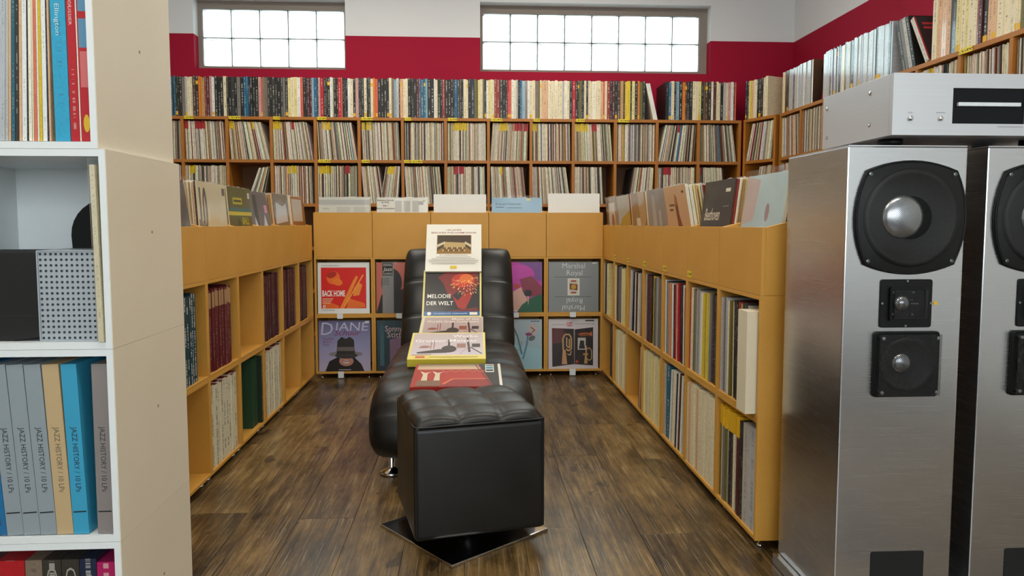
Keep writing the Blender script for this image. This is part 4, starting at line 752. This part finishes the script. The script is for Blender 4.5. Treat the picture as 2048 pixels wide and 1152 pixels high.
def speaker(x0, label):
    W, D, H = .285, .315, 1.106; t = thing('floor_speaker', label, 'speaker', (x0, 1.64, 0))
    box('base_plate', M_BRUSH, t, -.018, W + .018, -.06, D - .006, .0005, .03, .002)
    cab = box('cabinet', M_BRUSH, t, 0, W, 0, D, .0305, 1.134, .003); box('top_plate', M_SILVER, t, .001, W - .001, .001, D - .001, 1.134, 1.1365)
    cx, cz = W / 2 + .0085, .970
    # woofer: square with bowed sides
    def outline(hw, hh, bw, k=10):
        c = [(hw, hh), (-hw, hh), (-hw, -hh), (hw, -hh)]; mids = [(0, bw[1]), (-bw[0], 0), (0, -bw[1]), (bw[0], 0)]; out = []
        for i in range(4):
            a, b, m_ = c[i], c[(i + 1) % 4], mids[i]; q = (2 * m_[0] - (a[0] + b[0]) / 2, 2 * m_[1] - (a[1] + b[1]) / 2)
            for j in range(k): f = j / k; out.append((cx + a[0] * (1 - f) ** 2 + 2 * q[0] * f * (1 - f) + b[0] * f * f, cz + a[1] * (1 - f) ** 2 + 2 * q[1] * f * (1 - f) + b[1] * f * f))
        return out
    wf = MB().prism(outline(.108, .109, (.134, .132)), -.006, -.0003).build('woofer_frame', M_BLACK, t, .0015, seg=1)
    MB().tube([(x_, -.007, z_) for x_, z_ in outline(.106, .107, (.131, .129))], .0022, 6, True).build('rim', M_BLACK, wf, smooth=True)
    MB().lathe([(.115, -.0065), (.109, -.013), (.101, -.0125), (.097, -.009), (.05, -.0065)], 40, 'y', (cx, 0, cz)).build('cone', M_CONE, wf, smooth=True)
    MB().lathe([(.05, -.0066), (.048, -.011), (.04, -.0165), (.026, -.0205), (.01, -.0225), (.0008, -.0228)], 32, 'y', (cx - .021, 0, cz + .002)).build('dust_cap', M_CAP, wf, smooth=True)
    go = outline(.104, .105, (.129, .127)); gi = outline(.06, .06, (.075, .075)); n = len(go)
    MB().raw([(x_, -.010, z_) for x_, z_ in go] + [(x_, -.026, z_) for x_, z_ in gi], [(i, (i + 1) % n, n + (i + 1) % n, n + i) for i in range(n)] + [tuple(range(n, 2 * n))]).build('grille', M_GRILLE, wf, smooth=True)
    for a in (-1, 1):
        for b in (-1, 1): MB().lathe([(.0045, -.006), (.0045, -.0105), (.002, -.011)], 12, 'y', (cx + a * .1, 0, cz + b * .1)).build('screw', M_SCREW, wf)
    # tweeter panel
    tf = MB().prism(rrect(.087, .212, .714, .827, .006), -.004, -.0003).build('tweeter_plate', M_BLACK, t, .001, seg=1)
    ringm(rrect(.106, .197, .731, .810, .006), rrect(.112, .191, .737, .804, .004), -.012, -.003).build('inner_frame', M_BLACK, tf)
    MB().lathe([(.0185, -.0042), (.0178, -.009), (.014, -.0145), (.008, -.018), (.0006, -.0192)], 24, 'y', (.136, 0, .772)).build('dome', M_CAP, tf, smooth=True)
    MB().box(.112, .191, -.0212, -.0208, .737, .804).build('grille', M_GRILLE, tf)
    box('terminal', M_SCREW, tf, .16, .178, -.006, -.004, .769, .772); box('terminal', M_SCREW, tf, .158, .164, -.006, -.004, .778, .7795)
    for x_, z_ in ((.15, .823), (.149, .718), (.091, .771), (.208, .771), (.116, .797), (.165, .797), (.116, .746), (.164, .745)): MB().lathe([(.0028, -.004), (.0028, -.0062), (.001, -.0064)], 10, 'y', (x_, 0, z_)).build('screw', M_SCREW, tf)
    # midrange
    mf = MB().prism(rrect(.074, .233, .550, .705, .008), -.007, -.0003).build('midrange_frame', M_BLACK, t, .0015, seg=1); mx_, mz = .1535, .6275
    MB().tube([(x_, -.0075, z_) for x_, z_ in rrect(.077, .23, .553, .702, .008)], .002, 6, True).build('rim', M_BLACK, mf, smooth=True)
    MB().lathe([(.066, -.0071), (.062, -.012), (.056, -.0115), (.052, -.009), (.02, -.0073)], 36, 'y', (mx_, 0, mz)).build('cone', M_CONE, mf, smooth=True)
    MB().lathe([(.0235, -.0074), (.022, -.012), (.015, -.016), (.007, -.0182), (.0006, -.019)], 28, 'y', (mx_ - .014, 0, mz + .004)).build('dust_cap', M_CAP, mf, smooth=True)
    MB().box(.079, .228, -.0225, -.0221, .556, .70).build('grille', M_GRILLE, mf)
    for x_ in (.088, .219):
        for z_ in (.564, .691): MB().lathe([(.0042, -.007), (.0042, -.0235), (.0018, -.0238)], 12, 'y', (x_, 0, z_)).build('screw', M_SCREW, mf)
    MB().prism(rrect(.088, .219, .095, .173, .004), -.0015, -.0003).build('bass_port', M_DARK, t)
    return t
s1 = speaker(.866, 'brushed steel floor speaker standing beside the right record cabinet')
MB().lathe([(.005, -.0003), (.005, -.0012)], 16, 'y', (.222, 0, .771)).build('dot_sticker', M_YEL, s1)
speaker(1.2, 'brushed steel floor speaker standing beside the other one under the player')
# disc player across both speakers
am = thing('disc_player', 'silver disc player with dark display lying across both steel speakers', 'disc player', (.944, 1.6, 1.155))
AW, AD, AH = .45, .325, .137
box('chassis', M_SILVER, am, .0045, AW - .0045, .014, AD, 0, AH - .001, .001); box('side_plate', M_SILVER, am, 0, .004, .014, AD, 0, AH, .0008); box('side_plate', M_SILVER, am, AW - .004, AW, .014, AD, 0, AH, .0008)
ringm([(0, 0), (AW, 0), (AW, AH), (0, AH)], [(.139, .026), (.311, .026), (.311, .105), (.139, .105)], 0, .0135).build('front_plate', M_SILVER, am)
dm = NT('dark_display_glass'); dm.set(Base_Color=(.002, .003, .005, 1), Roughness=.06); dm.b.inputs['Specular IOR Level'].default_value = .2; MATS['disp'] = dm.m
box('display_window', dm.m, am, .139, .311, .006, .0135, .026, .105); tr_ = box('disc_tray', plain('tray_silver', '#d8dde0', .35, .3), am, .152, .298, -.0015, .006, .065, .0735, .0008)
for x_, r_ in ((.041, .006), (.111, .0055)): MB().lathe([(r_, 0), (r_, -.004), (r_ * .8, -.0055), (.0005, -.006)], 20, 'y', (x_, 0, .037)).build('button', M_CHROME, am, smooth=True)
pr = Print(.1, .1, (0, -.0002, 0), (1, 0, 0), (0, 0, 1), (0, -1, 0), .0001); pr.text('POWER', .41, .485, .032, '#6a6a70', align='c').rect(1.0, .49, 1.22, .505, '#8a8a90').rect(2.45, .19, 3.05, .205, '#8a8a90'); pr.build('lettering', am)
for z_, y_ in ((.108, .095), (.034, .093), (.103, .303), (.028, .3)): MB().lathe([(.0055, 0), (.0055, -.0012), (.0025, -.0014), (.0022, -.0004)], 14, 'x', (0, y_, z_)).build('screw', M_CHROME, am)
for x_ in (.05, AW - .05):
    for y_ in (.09, AD - .07): MB().lathe([(.012, -.0183), (.024, -.015), (.027, -.011), (.027, 0)], 24, 'z', (x_, y_, 0)).build('foot', M_BLACK, am, smooth=True)

# ================================================================ white shelf in front on the left
FX = -.648; FY = 1.35; FS = .36
for i in range(5):
    dx = -.012 if i >= 3 else 0
    t = thing('shelf_cube', 'white fronted beige cube, %s from the floor, of the stack at the aisle entrance' % ORD[i], 'cabinet', (FX + dx - FS, FY, .0095 + i * FS), 0, 'white cubes at the aisle entrance')
    th = .0125; h = FS - .0006
    box('side_panel', M_WHITE, t, .0003, th, 0, .33, 0, h); box('side_panel', M_WHITE, t, FS - th, FS - .0012, 0, .33, 0, h); box('side_veneer', M_BEIGE, t, FS - .0012, FS, .001, .331, 0, h)
    box('bottom_panel', M_WHITE, t, th, FS - th, 0, .33, 0, th); box('top_panel', M_WHITE, t, th, FS - th, 0, .33, h - th, h); box('back_panel', M_WHITE, t, th, FS - th, .322, .33, th, h - th)
    MB().lathe([(.0035, 0), (.0028, .0006), (.0004, .0008)], 12, 'x', (FS, .18, .21 if i < 4 else .2)).build('peg_hole', plain('peg_brown', '#9a8460', .7), t)
    if i == 0:
        for fx in (.03, FS - .03):
            for fy in (.03, .3): MB().lathe([(.012, -.0093), (.012, 0)], 12).build('foot', M_BLACK, t).location = (fx, fy, 0)
cz = lambda i: .0095 + i * FS + .0131
# cube 4 (top visible): records; from the left edge
CN['azure'] = '#2f9fc4'; CN['scarlet'] = '#b41824'; CN['lemon'] = '#d8b52a'; CN['salmon'] = '#d8735a'; CN['deep teal'] = '#2a5f70'
fg = [(.012, 'ivory'), (.008, 'pink'), (.012, 'white'), (.007, 'ivory'), (.010, 'cream'), (.008, 'white'), (.010, 'ivory'), (.010, 'pink'), (.010, 'white'), (.010, 'ivory'), (.006, 'charcoal'), (.008, 'white'), (.010, 'silver'), (.006, 'light grey'), (.004, 'peach'), (.007, 'deep teal'), (.007, 'charcoal'), (.005, 'peach'), (.009, 'white'), (.002, 'black'), (.006, 'ivory'), (.003, 'cream'), (.0055, 'salmon'), (.003, 'ivory'), (.0055, 'lemon'), (.0085, 'white'), (.002, 'navy'), (.0035, 'peach')]
xr = FX - .012 - .0125; xe = xr - .0015
def fgrec(t, c, x, lean, cube_i, label, kind='record', h=.315, mat=None):
    return sleeve('record' if kind == 'record' else 'box_set', label, 'record' if kind == 'record' else 'box set', label, (x, FY + .006, cz(cube_i)), R(lean), 0, t, CN.get(c, c), mat or M_SLV, h, .312)
def spine_text(o, t, h, items, d=.312):
    """items: text, height fraction of its start, letter size m, colour, length m, x fraction; reads downwards"""
    for body, z, size, c, L, xo in items:
        pr = Print(1, 1, (0, -.0002 / d, 0), (1 / t, 0, 0), (0, 0, 1 / h), (0, -1 / d, 0), .0001); pr.text(body, xo * t, z * h, size, c, width=L, rot=-90); pr.build('spine_print', o)
x = xe - .0165 / 2; o = fgrec(.016, 'scarlet', x, 0, 3, 'red and blue patterned record at the end of the entrance shelf row'); o['group'] = ''; del o['group']
pr = Print(1, 1, (-.5, -.0004, 0), (1, 0, 0), (0, 0, 1), (0, -1, 0), .0003)
pr.rect(0, 0, 1, 1, '#b41824').rect(.1, .52, .98, .68, '#5a8aa8').rect(.1, .72, .98, .86, '#5a8aa8').rect(.2, .86, .95, 1, '#d89a98').rect(.15, .3, .95, .5, '#cc6a6a').ell(.62, .1, .34, .05, '#d8b024'); pr.build('cover_print', o)
x -= .0165 / 2 + .003; fgrec(.002, 'ivory', x + .0015, 0, 3, 'thin ivory record between two red records on the entrance shelf')
x -= .0155 / 2; o = fgrec(.0148, 'scarlet', x, 0, 3, 'red record with white spine lettering beside the azure record on entrance shelf'); spine_text(o, .0148, .315, [('JACQUES LOUSSIER', .96, .0075, '#e8c4c0', .1, -.25)])
x -= .0155 / 2 + .0275 / 2; o = fgrec(.0255, 'azure', x, 0, 3, 'thick azure record with pale lettering on the entrance shelf', 'box', .318); spine_text(o, .0255, .318, [('Duke Ellington', .88, .011, '#c4dce0', .095, -.2)])
x -= .0275 / 2 + .0005
for i, (t, c) in enumerate(reversed(fg)):
    f = i / len(fg); ln = 1.2 + 3.2 * f; t *= .84; x -= (t + .0003) / math.cos(R(ln)) + (.0007 if i else .004)
    fgrec(t, c, x + t / 2 - 0.002, ln, 3, '%s record on the top visible shelf at the aisle entrance' % c)
# cube 3: things
PX = plain('light_metal', '#b2b9bf', .4, .3, var=.03)
hb = thing('perforated_box', 'light grey perforated metal box on white entrance shelf', 'box', (-.783, FY + .012, cz(2)))
box('shell', PX, hb, 0, .11, .003, .12, 0, .166, .003)
hole = MB().lathe([(.0024, 0), (.0024, -.0003)], 8, 'y').mesh('hole'); hole.materials.append(plain('hole_dark', '#2a3036', .8)); nh = 0
pm = ringm(rrect(0, .11, 0, .166, .003), [(x_, z_) for x_, z_ in rrect(.002, .108, .002, .164, .002)], .0005, .003).build('front_rim', PX, hb)
for i in range(12):
    for j in range(16): h_ = mesh_obj('hole', hole, hb); h_.location = (.006 + i * .0092, .0029, .006 + j * .0102)
bb = thing('black_case', 'black case standing left of the perforated box on white shelf', 'case', (-.93, FY + .02, cz(2)))
MB().prism([(.0, .012), (.06, .002), (.1, 0), (.144, .006), (.146, .163), (0, .163)], 0, .14).build('body', plain('black_satin', '#090807', .65), bb, .003); MB().prism([(.002, .045), (.144, .045), (.144, .047), (.002, .047)], -.0006, 0).build('seam', plain('seam_grey', '#201d18', .5), bb)
rp = thing('rounded_black_panel', 'black panel with rounded top standing behind the perforated box', 'panel', (-.744, FY + .2, cz(2)))
MB().prism([(-.064, 0), (.064, 0)] + [(.075 * math.cos(R(a)), .19 + .075 * math.sin(R(a))) for a in range(0, 181, 12)], 0, .02).build('panel', plain('black_felt', '#080807', .8), rp, .002)
n = 'cream record in clear film standing at the right side of white shelf'
o = sleeve('record', n, 'record', None, (FX - .0186, FY - .004, cz(2)), R(-.7), 0, .009, '#d8ccaa', M_SLV, .318, .312)
MB().box(-.62, .62, -.012, .9, 0, 1.035).build('plastic_sleeve', M_FILM, o)
# cube 2: jazz box sets
CN['steel blue'] = '#1a6a9c'; CN['pale blue'] = '#5f96b4'; CN['blue grey'] = '#8f999f'; CN['sand'] = '#bfa57c'; CN['bright blue'] = '#3a9cc0'; CN['warm grey'] = '#877f7c'; CN['deep blue'] = '#2484a4'
row = [(.028, 'warm grey', 0), (.0125, None, 0), (.0275, 'bright blue', -2), (.029, 'sand', -2.6), (.029, 'blue grey', -3), (.029, 'blue grey', -3.2), (.029, 'blue grey', -3.4), (.024, 'steel blue', -3.6), (.026, 'pale blue', -3.8), (.034, 'deep blue', -4)]
x = FX - .0125 - .002
for i, (t, c, ln) in enumerate(row):
    x -= t / math.cos(R(ln)) + .0006
    if c is None: x -= .002; continue
    lab = {'warm grey': 'warm grey box set against the side of lower white entrance shelf', 'bright blue': 'bright blue box set with dark lettering on the white entrance shelf', 'sand': 'sand coloured box set with grey lettering on the white entrance shelf', 'blue grey': 'blue grey box set with dark lettering on the white entrance shelf', 'steel blue': 'steel blue box set with pale script on the white entrance shelf', 'pale blue': 'pale blue box set with white print on the white entrance shelf', 'deep blue': 'deep blue box set at the far end of the white entrance shelf'}[c]
    if c == 'blue grey': lab = {4: 'blue grey box set next to the sand coloured one on the white entrance shelf', 5: 'middle one of three blue grey box sets on the white entrance shelf', 6: 'blue grey box set next to the steel blue one on the white entrance shelf'}[i]
    o = fgrec(t, c, x + t / 2, ln, 1, lab, 'box', .318, M_BOX if c in ('steel blue', 'pale blue', 'deep blue') else plain('satin_card_' + c.replace(' ', '_'), CN[c], .4, var=.05))
    if c not in ('steel blue', 'pale blue', 'deep blue'): spine_text(o, t, .318, [('JAZZ HISTORY / 10 LPs', .635, .0135, '#2a3236' if c != 'sand' else '#6a6050', .122, -.12), ])
    else: spine_text(o, t, .318, [])
    if c not in ('steel blue', 'pale blue', 'deep blue', 'sand'):
        pr = Print(1, 1, (-.5, -.0004, 0), (1, 0, 0), (0, 0, 1), (0, -1, 0), .0003); pr.rect(.08, .128, .92, .136, '#22282c'); pr.build('volume_mark', o)
# cube 1: tops of thick sets at the bottom edge
x = FX - .0125 - .002
for t, c, lab, txt in ((.032, 'magenta', 'magenta film wrapped box set in lowest visible white cube', None), (.03, 'navy', 'dark blue film wrapped box set in lowest visible white cube', 'Mu'), (.031, 'charcoal', 'charcoal box set with large silver letters in lowest visible white cube', 'GA'), (.033, 'charcoal', 'charcoal box set with large silver letters in lowest visible white cube', 'GA'), (.03, 'taupe', 'taupe patterned box set in lowest visible white cube', None), (.05, 'red', 'bright red box set in lowest visible white cube', None), (.04, 'wine', 'wine red box set in lowest visible white cube', None)):
    x -= t + .0012; o = fgrec(t, c, x + t / 2, 0, 0, lab, 'box', .312 if c != 'magenta' else .305, M_SHINY)
    if txt: spine_text(o, t, .312, [(txt, .95 if txt == 'GA' else .9, .026 if txt == 'GA' else .014, '#9c9890', .055 if txt == 'GA' else .03, -.28 if txt == 'GA' else -.1)])
